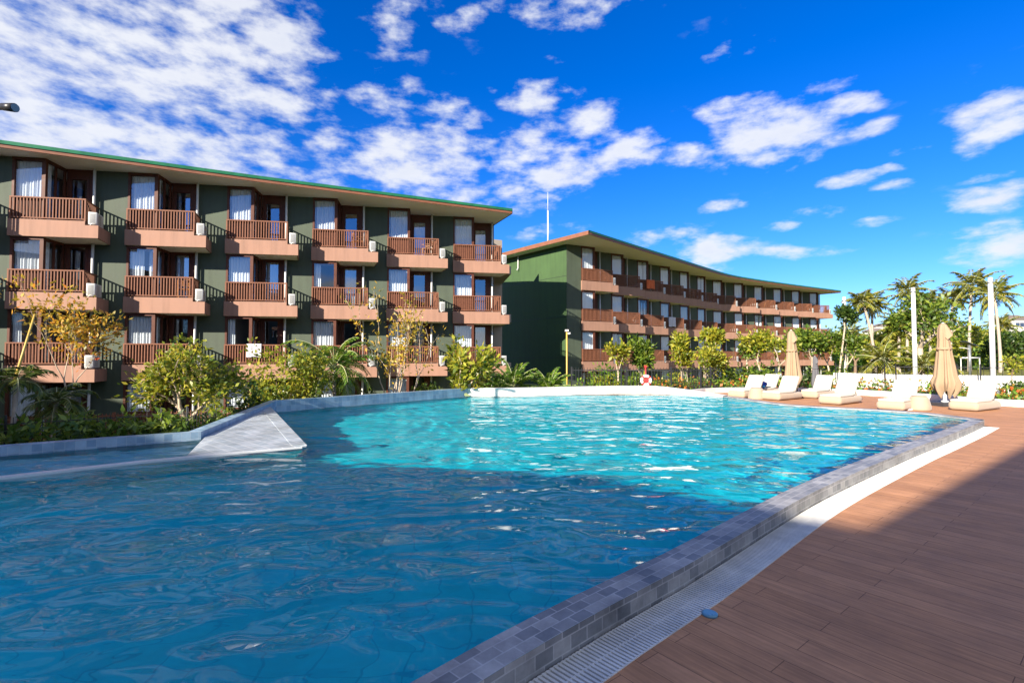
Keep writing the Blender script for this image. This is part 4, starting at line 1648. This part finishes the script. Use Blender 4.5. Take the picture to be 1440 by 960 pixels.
# young trees along the far block
for i, (px, dep, tr, lb_, st, sd, lm, lf_, lab) in enumerate([
    (868, 25.5, 2.3, .95, 1, 71, 'leaf_yellow', .22, 'slim young tree with a pale trunk before the second bay, far block'),
    (889, 27.0, 2.3, 1.0, 2, 72, 'leaf_bush', .22, 'fuller young tree just right of the slim pale trunked one'),
    (955, 26.5, 2.9, .85, 1, 73, 'leaf_yellow', .24, 'young tree with a tuft of light leaves right of the life ring'),
    (985, 26.0, 1.9, 1.0, 4, 74, 'leaf_yellow', .2, 'many stemmed pale young tree behind the black picket fence'),
    (1003, 27.5, 3.2, .85, 1, 75, 'leaf_yellow', .24, 'taller straight young tree at the end of the black picket fence'),
    (1047, 29.0, 2.7, .8, 1, 76, 'leaf_bush', .24, 'narrow young tree between picket fence and tall beige parasol'),
    (1088, 28.0, 2.8, 1.0, 2, 77, 'leaf_yellow', .24, 'bushy young tree just left of the tall beige parasol'),
    (1137, 28.0, 3.0, 1.0, 2, 78, 'leaf_bush', .24, 'bushy young tree just right of the tall beige parasol'),
    (1172, 27.5, 2.8, 1.1, 3, 79, 'leaf_bush', .24, 'open tree with forked pale stems at the end of the far block'),
    (1190, 27.0, 5.0, .55, 1, 80, 'leaf_dark', .24, 'thin tree with one round leaf tuft against the leftmost white pole'),
]):
    x_, y_ = atd(px, 535, dep)[:2]
    leafy_tree('young_tree', (x_, y_), GZ, lab, group='young trees along the far block', seed=sd, trunk=tr + .25, r=.05, limb=lb_ * .72, level=3, kids=(2, 3), spread=.38, upb=.34, stems=st, leaf=lf_ * .9, per=13, rad=.22, leaf_m=lm, bark='bark_pale', shrink=.68, aspect=.5, stem_spread=.22)

# flower bed behind the loungers
rg = np.random.default_rng(99)
P = []
for i in range(len(plant_line) - 1):
    a, b = np.array(plant_line[i]), np.array(plant_line[i + 1])
    l = np.linalg.norm(b - a)
    nrm = np.array([(b - a)[1], -(b - a)[0]]) / l
    n = int(l * 230)
    t = rg.uniform(0, 1, n)[:, None]
    w_ = rg.uniform(.30, 1.7, n)[:, None]
    q = a + (b - a) * t + nrm * w_
    z = .16 + rg.uniform(0, .30, n) * (1 + .5 * np.sin(q[:, 0] * 2.1 + q[:, 1]))
    P.append(np.column_stack([q, z]))
P = np.concatenate(P)
sel = rg.uniform(size=len(P)) < .28
fb = empty('flower_bed', (14, 18, .13), 0, 'bed of low orange and green flowering plants behind the sun loungers', 'flower bed')
link('leaves', leaves_mesh('leaves', P[~sel], .17, 'leaf_fern', rg, None, .4), fb, (-14, -18, -.13))
link('flowers', leaves_mesh('flowers', P[sel] + np.array([0, 0, .05]), .13, 'petal_orange', rg, None, .6), fb, (-14, -18, -.13))
rg2 = random.Random(4)
for i in range(9):
    t = rg2.uniform(.30, .62)
    p = plant_line[int(t * (len(plant_line) - 1))]
    s_ = rg2.uniform(.14, .30)
    bmr = bmesh.new()
    bmesh.ops.create_icosphere(bmr, subdivisions=3, radius=s_)
    for v in bmr.verts:
        n_ = v.co.normalized()
        v.co += n_ * s_ * .18 * math.sin(n_.x * 5 + i) * math.cos(n_.y * 4 + i * 2) + Vector((0, 0, 0))
        v.co.z *= .7
    for f in bmr.faces:
        f.smooth = True
    o = bm_build(bmr, 'boulder', 'rock_white', None, (p[0] + rg2.uniform(.6, 1.6), p[1] + rg2.uniform(.5, 1.4), .13 + s_ * .4))
    prop(o, 'pale rounded boulder lying in the flower bed behind the sun loungers', 'boulder', 'pale boulders in the flower bed')
x_, y_ = atd(1421, 545, 17.6)[:2]
leafy_tree('sapling', (x_, y_), .13, 'thin staked sapling in the flower bed at the right edge', seed=91, trunk=.85, r=.02, limb=.3, level=2, kids=(2, 3), spread=.5, leaf=.13, per=7, rad=.14, leaf_m='leaf_yellow', bark='bark_dark')
x_, y_ = atd(1435, 548, 16.6)[:2]
bush('shrub', (x_, y_), .13, (1.0, .8, .55), 'small dark leaved shrub in the flower bed at the right edge', seed=93, n=400, leaf=.12, leaf_m='leaf_dark')

# -- beyond the fence on the right: coconut palms, broad trees, the far wood
for i, (px, py, dep, lean, L, lab) in enumerate([
    (1213, 424, 58, (-1.3, 0), 2.5, 'tall coconut palm with a leaning pale trunk, left one of the close pair'),
    (1227, 428, 60, (.2, 0), 2.6, 'tall straight coconut palm, right one of the close pair'),
    (1277, 408, 62, (.3, 0), 3.0, 'tall coconut palm directly behind the middle white pole'),
    (1303, 424, 66, (-.4, 0), 3.0, 'coconut palm just right of the middle white pole'),
    (1340, 420, 64, (.5, 0), 2.7, 'coconut palm above the large parasol, left of the tallest crown'),
    (1367, 401, 60, (.6, 0), 3.2, 'tallest coconut palm left of the right white pole'),
    (1398, 414, 56, (-.5, 0), 3.2, 'coconut palm with drooping crown behind the right white pole'),
    (1265, 462, 52, (.2, 0), 2.6, 'shorter coconut palm between the close pair and the middle pole'),
    (1242, 505, 46, (0, 0), 3.0, 'low palm with fronds springing from the ground behind the white wall'),
    (1406, 458, 70, (.2, 0), 2.8, 'shorter coconut palm at the right edge of the wood'),
    (1196, 470, 74, (.2, 0), 3.0, 'coconut palm half hidden beside the end of the far block'),
    (1300, 515, 44, (0, 0), 2.8, 'low spreading palm behind the foot of the big branching tree'),
]):
    p = atd(px, py, dep)
    g0 = gz(p.x, dep)
    palm('coconut_palm', (p.x - lean[0], dep), g0, max(1.0, p.z - g0), lab, 'coconut palms beyond the fence', 200 + i, lean=lean, fronds=20, L=L, leaflet=.85, r=.17, e_range=(82, -40), pairs=26, droop=.72, wid=.11)
for i, (px, py, dep, top, lb_, lm, lab) in enumerate([
    (1294, 520, 50, 4.6, 2.5, 'leaf_bush', 'big old branching tree with a thick pale trunk beside the middle pole'),
    (1330, 520, 66, 4.2, 2.6, 'leaf_wood', 'broad green tree behind the large closed parasol'),
    (1362, 520, 72, 4.6, 2.7, 'leaf_wood', 'broad green tree behind the right solar lamp'),
    (1425, 520, 66, 2.6, 2.2, 'leaf_dark', 'dark broad tree at the right edge beyond the lawn'),
    (1203, 525, 62, 2.2, 2.0, 'leaf_wood', 'leafy tree below the close pair of coconut palms'),
    (1252, 525, 68, 2.4, 2.3, 'leaf_wood', 'leafy tree right of the close pair of coconut palms'),
    (1228, 525, 78, 2.6, 2.3, 'leaf_bush', 'leafy tree behind the left solar lamp'),
    (1390, 522, 84, 2.8, 2.6, 'leaf_bush', 'leafy tree behind the right white pole'),
    (1172, 530, 82, 2.4, 2.2, 'leaf_wood', 'leafy tree just past the end of the far block'),
]):
    p = atd(px, py, dep)
    g0 = gz(p.x, dep)
    leafy_tree('broad_tree', (p.x, dep), g0, lab, group='broad trees beyond the fence', seed=230 + i, trunk=top * .55, r=.30 if i == 0 else .18, limb=lb_ * (.70 if i == 0 else .58), level=4, kids=(2, 4), spread=.66, upb=.12, leaf=.42, per=11, rad=.6, leaf_m=lm, bark='bark_pale' if i == 0 else 'bark_dark', shrink=.74, aspect=.55)
# far wood: one mass
rg = np.random.default_rng(123)
P = []
for k in range(230):
    u = rg.uniform(.60, 1.30)
    dep = rg.uniform(84, 150)
    hh = rg.uniform(3.0, 7.5) * (1.25 if u > 1.08 else .9)
    cx, cy_2 = u * dep, dep
    n = 90
    q = rg.normal(size=(n, 3))
    q /= np.linalg.norm(q, axis=1)[:, None]
    q *= np.array([rg.uniform(2.5, 4.5), 2.5, hh * .55]) * rg.uniform(.4, 1, n)[:, None] ** .5
    q += np.array([cx, cy_2, -.25 + hh * .5])
    q[:, 2] = np.maximum(q[:, 2], -.2)
    P.append(q)
wood = link('far_wood', leaves_mesh('far_wood', np.concatenate(P), 1.15, 'leaf_wood', rg, None, .6))
prop(wood, 'mass of green trees closing the view beyond the lawn on the right', 'wood', kind='stuff')
P = []
for k in range(120):
    u = rg.uniform(.66, 1.22)
    dep = rg.uniform(68, 84)
    n = 60
    q = rg.normal(size=(n, 3))
    q /= np.linalg.norm(q, axis=1)[:, None]
    hh = rg.uniform(1.2, 3.4)
    q *= np.array([rg.uniform(1.4, 2.6), 1.4, hh * .6])
    q += np.array([u * dep, dep, gz(u * dep, dep) + hh * .45])
    P.append(q)
und = link('undergrowth', leaves_mesh('undergrowth', np.concatenate(P), .7, 'leaf_fern', rg, None, .5))
prop(und, 'tangled green undergrowth between the trees beyond the lawn', 'undergrowth', kind='stuff')
# houses on the hill
for i, (px, py, dep, w_, lab) in enumerate([(1236, 466, 420, 16, 'small pale house on the wooded hill above the close pair of palms'), (1247, 459, 470, 20, 'small pale house higher up the hill, right of the first one'),
                                            (1437, 449, 300, 9, 'pale house with a grey brown roof at the right edge above the trees')]):
    p = atd(px, py, dep)
    hr = empty('house', (p.x, dep, p.z - 6), 0, lab, 'house', 'houses on the far hill')
    b = MB()
    b.box(-w_ / 2, w_ / 2, 0, 9, -14, 6)
    b.build('wall', 'skin_of_house', hr)
    b = MB()
    b.v += [(-w_ / 2 - 1, -1, 6.02), (w_ / 2 + 1, -1, 6.02), (w_ / 2 + 1, 10, 6.02), (-w_ / 2 - 1, 10, 6.02), (-w_ / 4, 4.5, 9), (w_ / 4, 4.5, 9)]
    b.idx(len(b.v) - 6, [(0, 1, 5, 4), (1, 2, 5), (2, 3, 4, 5), (3, 0, 4), (3, 2, 1, 0)])
    b.build('roof', 'house_roof', hr)
    for xx in (-.3, 0, .3):
        b = MB()
        b.box(xx * w_ - 1.2, xx * w_ + 1.2, -.12, .0, 1.5, 4)
        b.build('window', 'lamp_lens', hr)

# ------------------------------------------------------------------ loungers, parasols, tables
LD = R(35)


def make_lounger():
    root = empty('sun_lounger')
    b = bm_build(soft_box(1.90, .84, .29, .12, 5, .015), 'base', 'base_fabric', root)
    bm_build(soft_box(1.15, .76, .08, .038, 4, .285), 'seat_cushion', 'cushion', root, (-.30, 0, 0))
    bmb = soft_box(.74, .74, .13, .055, 5, -.065)
    bmesh.ops.translate(bmb, vec=(.37, 0, 0), verts=bmb.verts)
    bmesh.ops.rotate(bmb, cent=(0, 0, 0), matrix=Matrix.Rotation(-R(57), 3, 'Y'), verts=bmb.verts)
    bm_build(bmb, 'backrest', 'cushion', root, (.38, 0, .34))
    sm_ = MB()
    for x in (-.62, -.30, .02):
        sm_.beam((x, -.36, .366), (x, .36, .366), .012, .006)
    sm_.build('seam', 'base_fabric', root)
    p = MB()
    p.beam((.78, .26, .25), (.70, .26, .72), .03, .03)
    p.beam((.78, -.26, .25), (.70, -.26, .72), .03, .03)
    p.build('backrest_prop', 'black_metal', root)
    return root


LG = make_lounger()
for i, (x, y, rz, lab) in enumerate([
    (8.85, 18.75, 33, 'white sun lounger farthest left on the deck, beside the hedge'),
    (9.95, 19.75, 30, 'white sun lounger half hidden behind the one with the blue pillow'),
    (9.6, 17.75, 33, 'white sun lounger in front of the tall beige parasol'),
    (11.35, 18.55, 34, 'white sun lounger set back just right of the tall beige parasol'),
    (10.65, 16.2, 34, 'white sun lounger alone at the pool edge, middle of the row'),
    (11.25, 14.5, 36, 'white sun lounger beside the round beige side table at the corner'),
    (13.25, 14.3, 28, 'white sun lounger farthest right, beside the dark parasol foot'),
]):
    o = LG if i == 0 else copy_tree(LG)
    o.location = (x, y, 0)
    o.rotation_euler = (0, 0, R(rz))
    o.scale = (.82, .82, .84)
    prop(o, lab, 'sun lounger', 'sun loungers beside the pool')


def make_pouf():
    root = empty('side_table')
    p = MB()
    p.lathe([(.30, .0), (.335, .015), (.345, .06), (.33, .16), (.295, .30), (.27, .39), (.255, .43), (.22, .455), (.0001, .46)], 28)
    p.build('body', 'base_fabric', root)
    p = MB()
    p.lathe([(.21, .462), (.225, .470), (.225, .478), (.21, .482)], 28)
    p.build('top', 'base_fabric', root)
    return root


PF = make_pouf()
x_, y_ = at(1297, 577, 0)
PF.location = (x_, y_ + .1, 0)
PF.scale = (.80, .80, .86)
prop(PF, 'round beige upholstered side table at the pool corner beside a lounger', 'side table', 'round upholstered side tables')
o = copy_tree(PF)
o.location = (*at(1064, 561, 0), 0)
prop(o, 'round beige upholstered side table between the two leftmost loungers', 'side table', 'round upholstered side tables')
tb = bm_build(soft_box(.30, .16, .05, .02, 3, 0), 'towel', 'towel_white', None, (*at(1279, 576.5, 0), 0), .2)
prop(tb, 'white towel dropped on the deck at the foot of the corner side table', 'towel')
bl = bm_build(soft_box(.44, .34, .14, .06, 4, 0), 'cushion', 'blue_cloth', None, (9.66, 19.40, .36), .4)
bl.rotation_euler = (.5, -.6, .4)
prop(bl, 'dark blue cushion lying on the half hidden white lounger', 'cushion')
bl = bm_build(soft_box(.46, .30, .06, .025, 3, 0), 'towel', 'cyan_cloth', None, (9.50, 19.28, .335), .3)
prop(bl, 'bright cyan towel lying beside the dark blue cushion', 'towel')


def parasol(xy, label, m, h=2.55, wide=.36, seed=0, base=True, kink=1):
    rg = random.Random(seed)
    root = empty('parasol', (*xy, 0), 0, label, 'parasol')
    c = MB()
    n = 72
    prof = [(z_, r_ * .70) for z_, r_ in [(h, .045), (h - .05, .13), (h - .16, .185), (h - .42, .215), (h - .5, .20), (h - .9, .245), (h - 1.3, .30), (h - 1.65, .345), (h - 1.85, wide), (h - 1.98, wide * .92), (h - 2.1, wide * .72), (h - 2.2, wide * .5)]]
    rings = []
    for j, (z, r) in enumerate(prof):
        ring_ = []
        t = (h - z) / 2.2
        for k in range(n):
            a = 2 * math.pi * k / n
            pl = 1 + (.07 + .20 * t) * math.sin(8 * a + 1.2 * math.sin(3 * a) + t * 1.3) + .05 * t * math.sin(19 * a + seed)
            rag = (.10 * math.sin(5 * a + seed) + .07 * math.sin(11 * a)) * max(0, t - .75) / .25
            ring_.append((r * pl * math.cos(a) + .05 * t * kink, r * pl * math.sin(a), z + rag))
        rings.append(ring_)
    b0 = len(c.v)
    for rr in rings:
        c.v += rr
    for j in range(len(rings) - 1):
        c.idx(b0 + j * n, [(k, n + k, n + (k + 1) % n, (k + 1) % n) for k in range(n)], True)
    c.idx(b0, [tuple(range(n))])
    can = c.build('canopy', m, root)
    # loose flap of the vent hanging from the top
    f = MB()
    for k in range(10):
        a0, a1 = -.9 + .36 * k - 1.2, -.9 + .36 * (k + 1) - 1.2
        f.face([(.085 * math.cos(a0), .085 * math.sin(a0), h - .04), (.085 * math.cos(a1), .085 * math.sin(a1), h - .04),
                ((0.20 + .08 * math.sin(k * 1.3)) * math.cos(a1), (0.20 + .08 * math.sin(k * 1.3)) * math.sin(a1), h - .42 - .10 * math.sin((k + 1) * 1.7)),
                ((0.20 + .08 * math.sin(k * 1.3 - 1.3)) * math.cos(a0), (0.20 + .08 * math.sin(k * 1.3 - 1.3)) * math.sin(a0), h - .42 - .10 * math.sin(k * 1.7))], smooth=True)
    f.build('vent', m, can)
    st = MB()
    st.lathe([(r_ + .008, z_) for r_, z_ in ((.178, h - .84), (.182, h - .80), (.179, h - .76))], 24)
    st.build('strap', m, can)
    p = MB()
    p.tube([(0, 0, .1), (0, 0, h + .02)], .03, 10)
    p.build('pole', 'white_paint', root)
    if base:
        b = MB()
        for ix in (-1, 1):
            for iy in (-1, 1):
                b.box(ix * .265 - .255, ix * .265 + .255, iy * .265 - .255, iy * .265 + .255, .002, .10)
        b.build('base', 'dark_stone', root)
        b = MB()
        b.lathe([(.10, .10), (.10, .13), (.05, .15), (.045, .34)], 16)
        b.build('foot_tube', 'white_paint', root)
    return root


parasol(at(1329, 569.5, 0), 'large closed beige parasol on a dark square foot near the rightmost lounger', 'parasol', 2.56, .44, 1)
parasol((11.0, 19.6), 'tall closed beige parasol between the loungers, in front of the far block', 'parasol', 2.55, .38, 5)
parasol((12.1, 19.9), 'small slim closed dark grey parasol right of the tall beige one', 'parasol_grey', 2.55, .34, 7, base=False).scale = (.55, .55, .60)

# ------------------------------------------------------------------ fences, wall, poles
def picket_fence(pts, z0, h, gap, label, m='black_metal', post=2.0, name='picket_fence', group=None, thin=1.0):
    root = empty(name, (pts[0][0], pts[0][1], 0), 0, label, 'fence', group)
    ox, oy = pts[0]
    rails, pk = [MB(), MB()], MB()
    for (a, b) in zip(pts, pts[1:]):
        A, B = Vector((a[0] - ox, a[1] - oy, 0)), Vector((b[0] - ox, b[1] - oy, 0))
        l = (B - A).length
        for rl, zz in zip(rails, (z0 + .10, z0 + h - .10)):
            rl.beam(A + Vector((0, 0, zz)), B + Vector((0, 0, zz)), .025 * thin, .03 * thin)
        n = int(l / gap)
        for k in range(n):
            q = A.lerp(B, (k + .5) / n)
            pk.box(q.x - .008 * thin, q.x + .008 * thin, q.y - .008 * thin, q.y + .008 * thin, z0 + .04, z0 + h)
        for k in range(int(l / post) + 1):
            q = A.lerp(B, min(1, k * post / l))
            o_ = MB()
            o_.box(q.x - .025 * thin, q.x + .025 * thin, q.y - .025 * thin, q.y + .025 * thin, z0, z0 + h + .04)
            o_.build('post', m, root)
    for rl in rails:
        rl.build('rail', m, root)
    pk.build('pickets', m, root)
    return root


picket_fence([(2.4, 20.1), (4.6, 20.1), (6.3, 19.75), (8.5, 21.35), (8.9, 21.6)], .12, .95, .115, 'black picket fence behind the white pool wall and the life ring')
picket_fence([(-10.4, 5.5), (-7.95, 7.85), (-6.05, 9.3), (-6.6, 11.2)], -1.0, 1.55, .16, 'thin dark wire fence in the planting along the tiled wall at left', thin=.45)
picket_fence([(15.2, 23.4), (16.4, 21.3), (18.8, 20.0), (24.5, 17.6)], .13, 1.05, .19, 'black picket fence standing before the white garden wall on the right', thin=.7)
tf0, tf1 = Lf(left_frames[1], 0, -.9), Lf(left_frames[4], 2.0, -.7)
picket_fence([tf0, tf1], GZ, 1.0, .13, 'dark brown wooden terrace fence along the ground floor of the near block', m='rail', name='terrace_fence', thin=1.9)
gwall = MB()
gl = [(15.6, 24.2), (16.9, 22.0), (19.2, 20.7), (25.5, 18.0)]
go = offset_line(gl, .22)
strip(gwall, gl, gl, -1.0, .74)
strip(gwall, gl, go, .74, .74)
strip(gwall, go, go, -1.0, .74)
gwall.face([(*gl[0], -1), (*go[0], -1), (*go[0], .74), (*gl[0], .74)])
prop(gwall.build('garden_wall', 'white_wall'), 'low white garden wall between the flower bed and the lawn on the right', 'wall')

for i, (px, pyt, dep, lab) in enumerate([(1281, 405, 24.6, 'tall white pole in the middle of the three, beside the branching tree'), (1389.5, 391, 21.8, 'tall white pole farthest right of the three, by the lawn'), (1186, 418, 28.0, 'tall white pole at the end of the far block')]):
    p = atd(px + (3 if i < 2 else 1), pyt, dep)
    g0 = gz(p.x, dep) if i != 1 else -.25
    root = empty('white_pole', (p.x, dep, g0), 0, lab, 'pole', 'tall white poles')
    b = MB()
    b.tube([(0, 0, 0), (0, 0, p.z - g0 - .03)], [.105, .085], 14)
    b.build('shaft', 'white_paint', root)
    b = MB()
    b.lathe([(.26, .0), (.26, .03), (.13, .035), (.12, .10)], 14)
    b.build('base_plate', 'grey_metal', root)
    b = MB()
    b.tube([(0, 0, p.z - g0 - .22), (0, 0, p.z - g0 - .17)], .105, 14)
    b.build('collar', 'grey_metal', root)
    b = MB()
    b.lathe([(.09, p.z - g0 - .03), (.093, p.z - g0), (.05, p.z - g0 + .03)], 14)
    b.build('cap', 'white_paint', root)


def solar_lamp(px, pyt, dep, label):
    p = atd(px, pyt, dep)
    g0 = gz(p.x, dep)
    H = p.z - g0
    root = empty('solar_lamp', (p.x, dep, g0), 0, label, 'street lamp', 'solar lamps beyond the fence')
    b = MB()
    b.tube([(0, 0, 0), (0, 0, H)], [.11, .09], 10)
    b.build('post', 'grey_metal', root)
    b = MB()
    b.beam((-.55, 0, H + .32), (.55, 0, H - .10), .62, .05)
    b.build('solar_panel', 'solar_cell', root)
    b = MB()
    b.beam((0, 0, H - .35), (-.75, -.2, H - .25), .07, .06)
    b.beam((-.55, -.15, H - .30), (-1.0, -.26, H - .24), .2, .05)
    b.build('lamp_head', 'white_paint', root)
    return root


solar_lamp(1363, 485, 44, 'solar lamp post on the lawn left of the right white pole')
solar_lamp(1226, 488, 50, 'solar lamp post below the close pair of coconut palms')
gp0, gp1 = atd(1350.5, 503, 52), atd(1378, 503, 52)
gg = gz(gp0.x, 52)
goal = empty('goal_frame', (gp0.x, 52, gg), 0, 'small white goal frame standing on the lawn behind the solar lamp', 'goal')
b = MB()
hh = gp0.z - gg
b.tube([(0, 0, hh), (gp1.x - gp0.x, 0, hh)], .075, 8)
b.build('crossbar', 'white_paint', goal)
for xx in (0.04, gp1.x - gp0.x - .04):
    b = MB()
    b.tube([(xx, 0, 0), (xx, 0, hh - .075)], .045, 8)
    b.build('post', 'white_paint', goal)

# life ring on its post
lx, ly = at(908, 546, .30)
lr = empty('life_ring', (lx, ly - .07, 1.0), 0, 'white and red life ring hanging on a red post by the picket fence', 'life ring')
zc = atd(908, 534.5, ly).z - 1.0


def torus_arc(R0, r0, a0, a1, n, m_=12):
    t = MB()
    base = len(t.v)
    for i in range(n + 1):
        a = a0 + (a1 - a0) * i / n
        for k in range(m_):
            b_ = 2 * math.pi * k / m_
            rr = R0 + r0 * math.cos(b_)
            t.v.append((rr * math.cos(a), r0 * .8 * math.sin(b_), zc + rr * math.sin(a)))
    for i in range(n):
        t.idx(base + i * m_, [(k, (k + 1) % m_, m_ + (k + 1) % m_, m_ + k) for k in range(m_)], True)
    return t


torus_arc(.165, .052, 0, 2 * math.pi, 40).build('ring', 'ring_white', lr)
for k in range(4):
    torus_arc(.165, .056, R(45 + 90 * k - 13), R(45 + 90 * k + 13), 6).build('band', 'ring_red', lr)
hub = MB()
hub.tube([(0, -.03, zc), (0, .03, zc)], .085, 18)
hub.build('hub', 'ring_red', lr)
rp_ = empty('ring_post', (lx, ly, .12), 0, 'thin dark red post carrying the life ring behind the white wall', 'post')
b = MB()
b.tube([(0, 0, 0), (0, 0, 1.02)], .022, 8)
b.build('shaft', 'ring_red', rp_)
b = MB()
b.box(-.05, .05, -.02, .02, 1.0, 1.06)
b.build('hook', 'ring_red', rp_)

# yellow garden pole with a small lamp by the gable
gy = atd(797, 466, 27)
yp = empty('garden_pole', (gy.x, 27, GZ), 0, 'yellow pole with a small lamp standing at the corner of the gable', 'garden lamp')
b = MB()
b.tube([(0, 0, 0), (0, 0, gy.z - GZ)], .042, 9)
b.build('post', 'pole_yellow', yp)
b = MB()
b.box(-.09, .09, -.1, .1, gy.z - GZ, gy.z - GZ + .1)
b.tube([(.06, 0, gy.z - GZ - .12), (.2, -.05, gy.z - GZ - .1)], [.05, .06], 8)
b.build('lamp', 'white_paint', yp)

# spotlights on a mast at the left edge
sp0 = atd(-14, 153, 7.7)
ms = empty('spotlight_mast', (sp0.x - .12, 7.7, GZ), 0, 'dark spotlight mast at the left edge with stacked floodlight heads', 'floodlight')
b = MB()
b.tube([(0, 0, 0), (0, 0, sp0.z - GZ + 1.6)], .06, 12)
b.build('post', 'black_metal', ms)
for k, (py, dx) in enumerate(((153, .56), (108, .20), (54, .19))):
    z = atd(0, py, 7.7).z - GZ
    hd_ = MB()
    hd_.tube([(-.02, 0, z + .03), (dx - .22, -.02, z + .02)], .05, 10)
    hd_.tube([(dx - .22, -.02, z + .02), (dx, -.05, z - .01)], [.055, .068], 14)
    head = hd_.build('floodlight', 'black_metal', ms)
    ln = MB()
    ln.tube([(dx, -.05, z - .01), (dx + .012, -.052, z - .012)], .06, 14)
    ln.build('lens', 'lamp_lens', head)

# ------------------------------------------------------------------ things on the balconies
def make_chair():
    root = empty('wooden_chair')
    s = MB()
    s.box(-.24, .24, -.24, .24, .40, .44)
    s.build('seat', 'chair_wood', root)
    bk_ = MB()
    for k in range(4):
        bk_.box(-.22, .22, .22, .25, .55 + k * .09, .60 + k * .09)
    bk_.build('backrest', 'chair_wood', root)
    for sx in (-1, 1):
        for sy in (-1, 1):
            l = MB()
            l.box(sx * .225 - .02, sx * .225 + .02, sy * .225 - .02, sy * .225 + .02, 0, .399 if sy < 0 else .92)
            l.build('leg', 'chair_wood', root)
        a = MB()
        a.box(sx * .235 - .025, sx * .235 + .025, -.245, .20, .62, .65)
        a.build('armrest', 'chair_wood', root)
    return root


CH = make_chair()
for i, (fr, k, e, n, rz, lab) in enumerate([
    (left_frames[3], 1, 2.25, .45, 200, 'wooden armchair on the middle balcony of the second column, near block'),
    (left_frames[5], 0, 2.25, .42, 110, 'wooden armchair on the top balcony of the fourth column, near block'),
    (left_frames[6], 0, 2.2, .45, 250, 'wooden armchair on the top balcony of the fifth column, near block'),
    (right_frames[2], 0, 2.0, .5, 150, 'wooden armchair on the top balcony beside the orange cloth'),
    (right_frames[4], 0, 1.9, .5, 200, 'wooden armchair on the top balcony of the fifth bay, far block'),
    (right_frames[8], 0, 1.9, .5, 160, 'wooden armchair on the top balcony of the ninth bay, far block'),
    (right_frames[3], 1, 1.9, .5, 230, 'wooden armchair on the middle balcony behind the white towel'),
]):
    o = CH if i == 0 else copy_tree(CH)
    p = Lf(fr, e, n)
    o.location = (p[0], p[1], BZ[k] + .005)
    o.rotation_euler = (0, 0, fr[2] + R(rz))
    prop(o, lab, 'chair', 'wooden balcony chairs')


def hang_towel(fr, k, e0, e1, drop, m, lab):
    """cloth folded over the front rail"""
    t = MB()
    n = 16
    z0 = BZ[k] + .955
    def rowp(j):
        out = []
        for i in range(n + 1):
            e = e0 + (e1 - e0) * i / n
            w_ = .012 * math.sin(i * .9 + j * .4) + .006 * math.sin(i * 2.1)
            zz = z0 - drop * abs(j) / 8 * (1 + .03 * math.sin(i * .5)) if j >= 0 else z0 - drop * .5 * abs(j) / 3
            nn_ = (-.005 - .010 * (j > 0) + w_ * (j > 0)) if j >= 0 else .10
            q = Lf(fr, e, nn_)
            out.append((q[0], q[1], zz))
        return out
    rows_ = [rowp(j) for j in (-3, -2, -1)] + [[(*Lf(fr, e0 + (e1 - e0) * i / n, .05), z0 + .012) for i in range(n + 1)]] + [rowp(j) for j in range(0, 9)]
    for a, b in zip(rows_, rows_[1:]):
        for i in range(n):
            t.face([a[i], a[i + 1], b[i + 1], b[i]], smooth=True)
    o = t.build('towel', m)
    md = o.modifiers.new('thick', 'SOLIDIFY')
    md.thickness = .012
    prop(o, lab, 'towel')


hang_towel(left_frames[4], 2, 1.05, 1.72, .62, 'towel_white', 'white towel over the lowest railing of the third column, near block')
hang_towel(right_frames[3], 1, .9, 1.75, .85, 'towel_white', 'white towel over a middle balcony railing of the far block')
hang_towel(right_frames[2], 0, .9, 1.8, .75, 'cloth_orange', 'orange cloth over a top balcony railing of the far block')

# ------------------------------------------------------------------ render settings
sc.render.engine = 'CYCLES'
sc.view_settings.view_transform = 'Standard'
sc.view_settings.look = 'None'
sc.view_settings.exposure = 1.4
sc.view_settings.gamma = 1.0
sc.view_settings.use_curve_mapping = False
cy = sc.cycles
cy.use_denoising = True
cy.max_bounces = 8
cy.diffuse_bounces = 3
cy.glossy_bounces = 4
cy.transmission_bounces = 6
cy.transparent_max_bounces = 16
cy.caustics_reflective = False
cy.caustics_refractive = True
cy.sample_clamp_indirect = 6.0
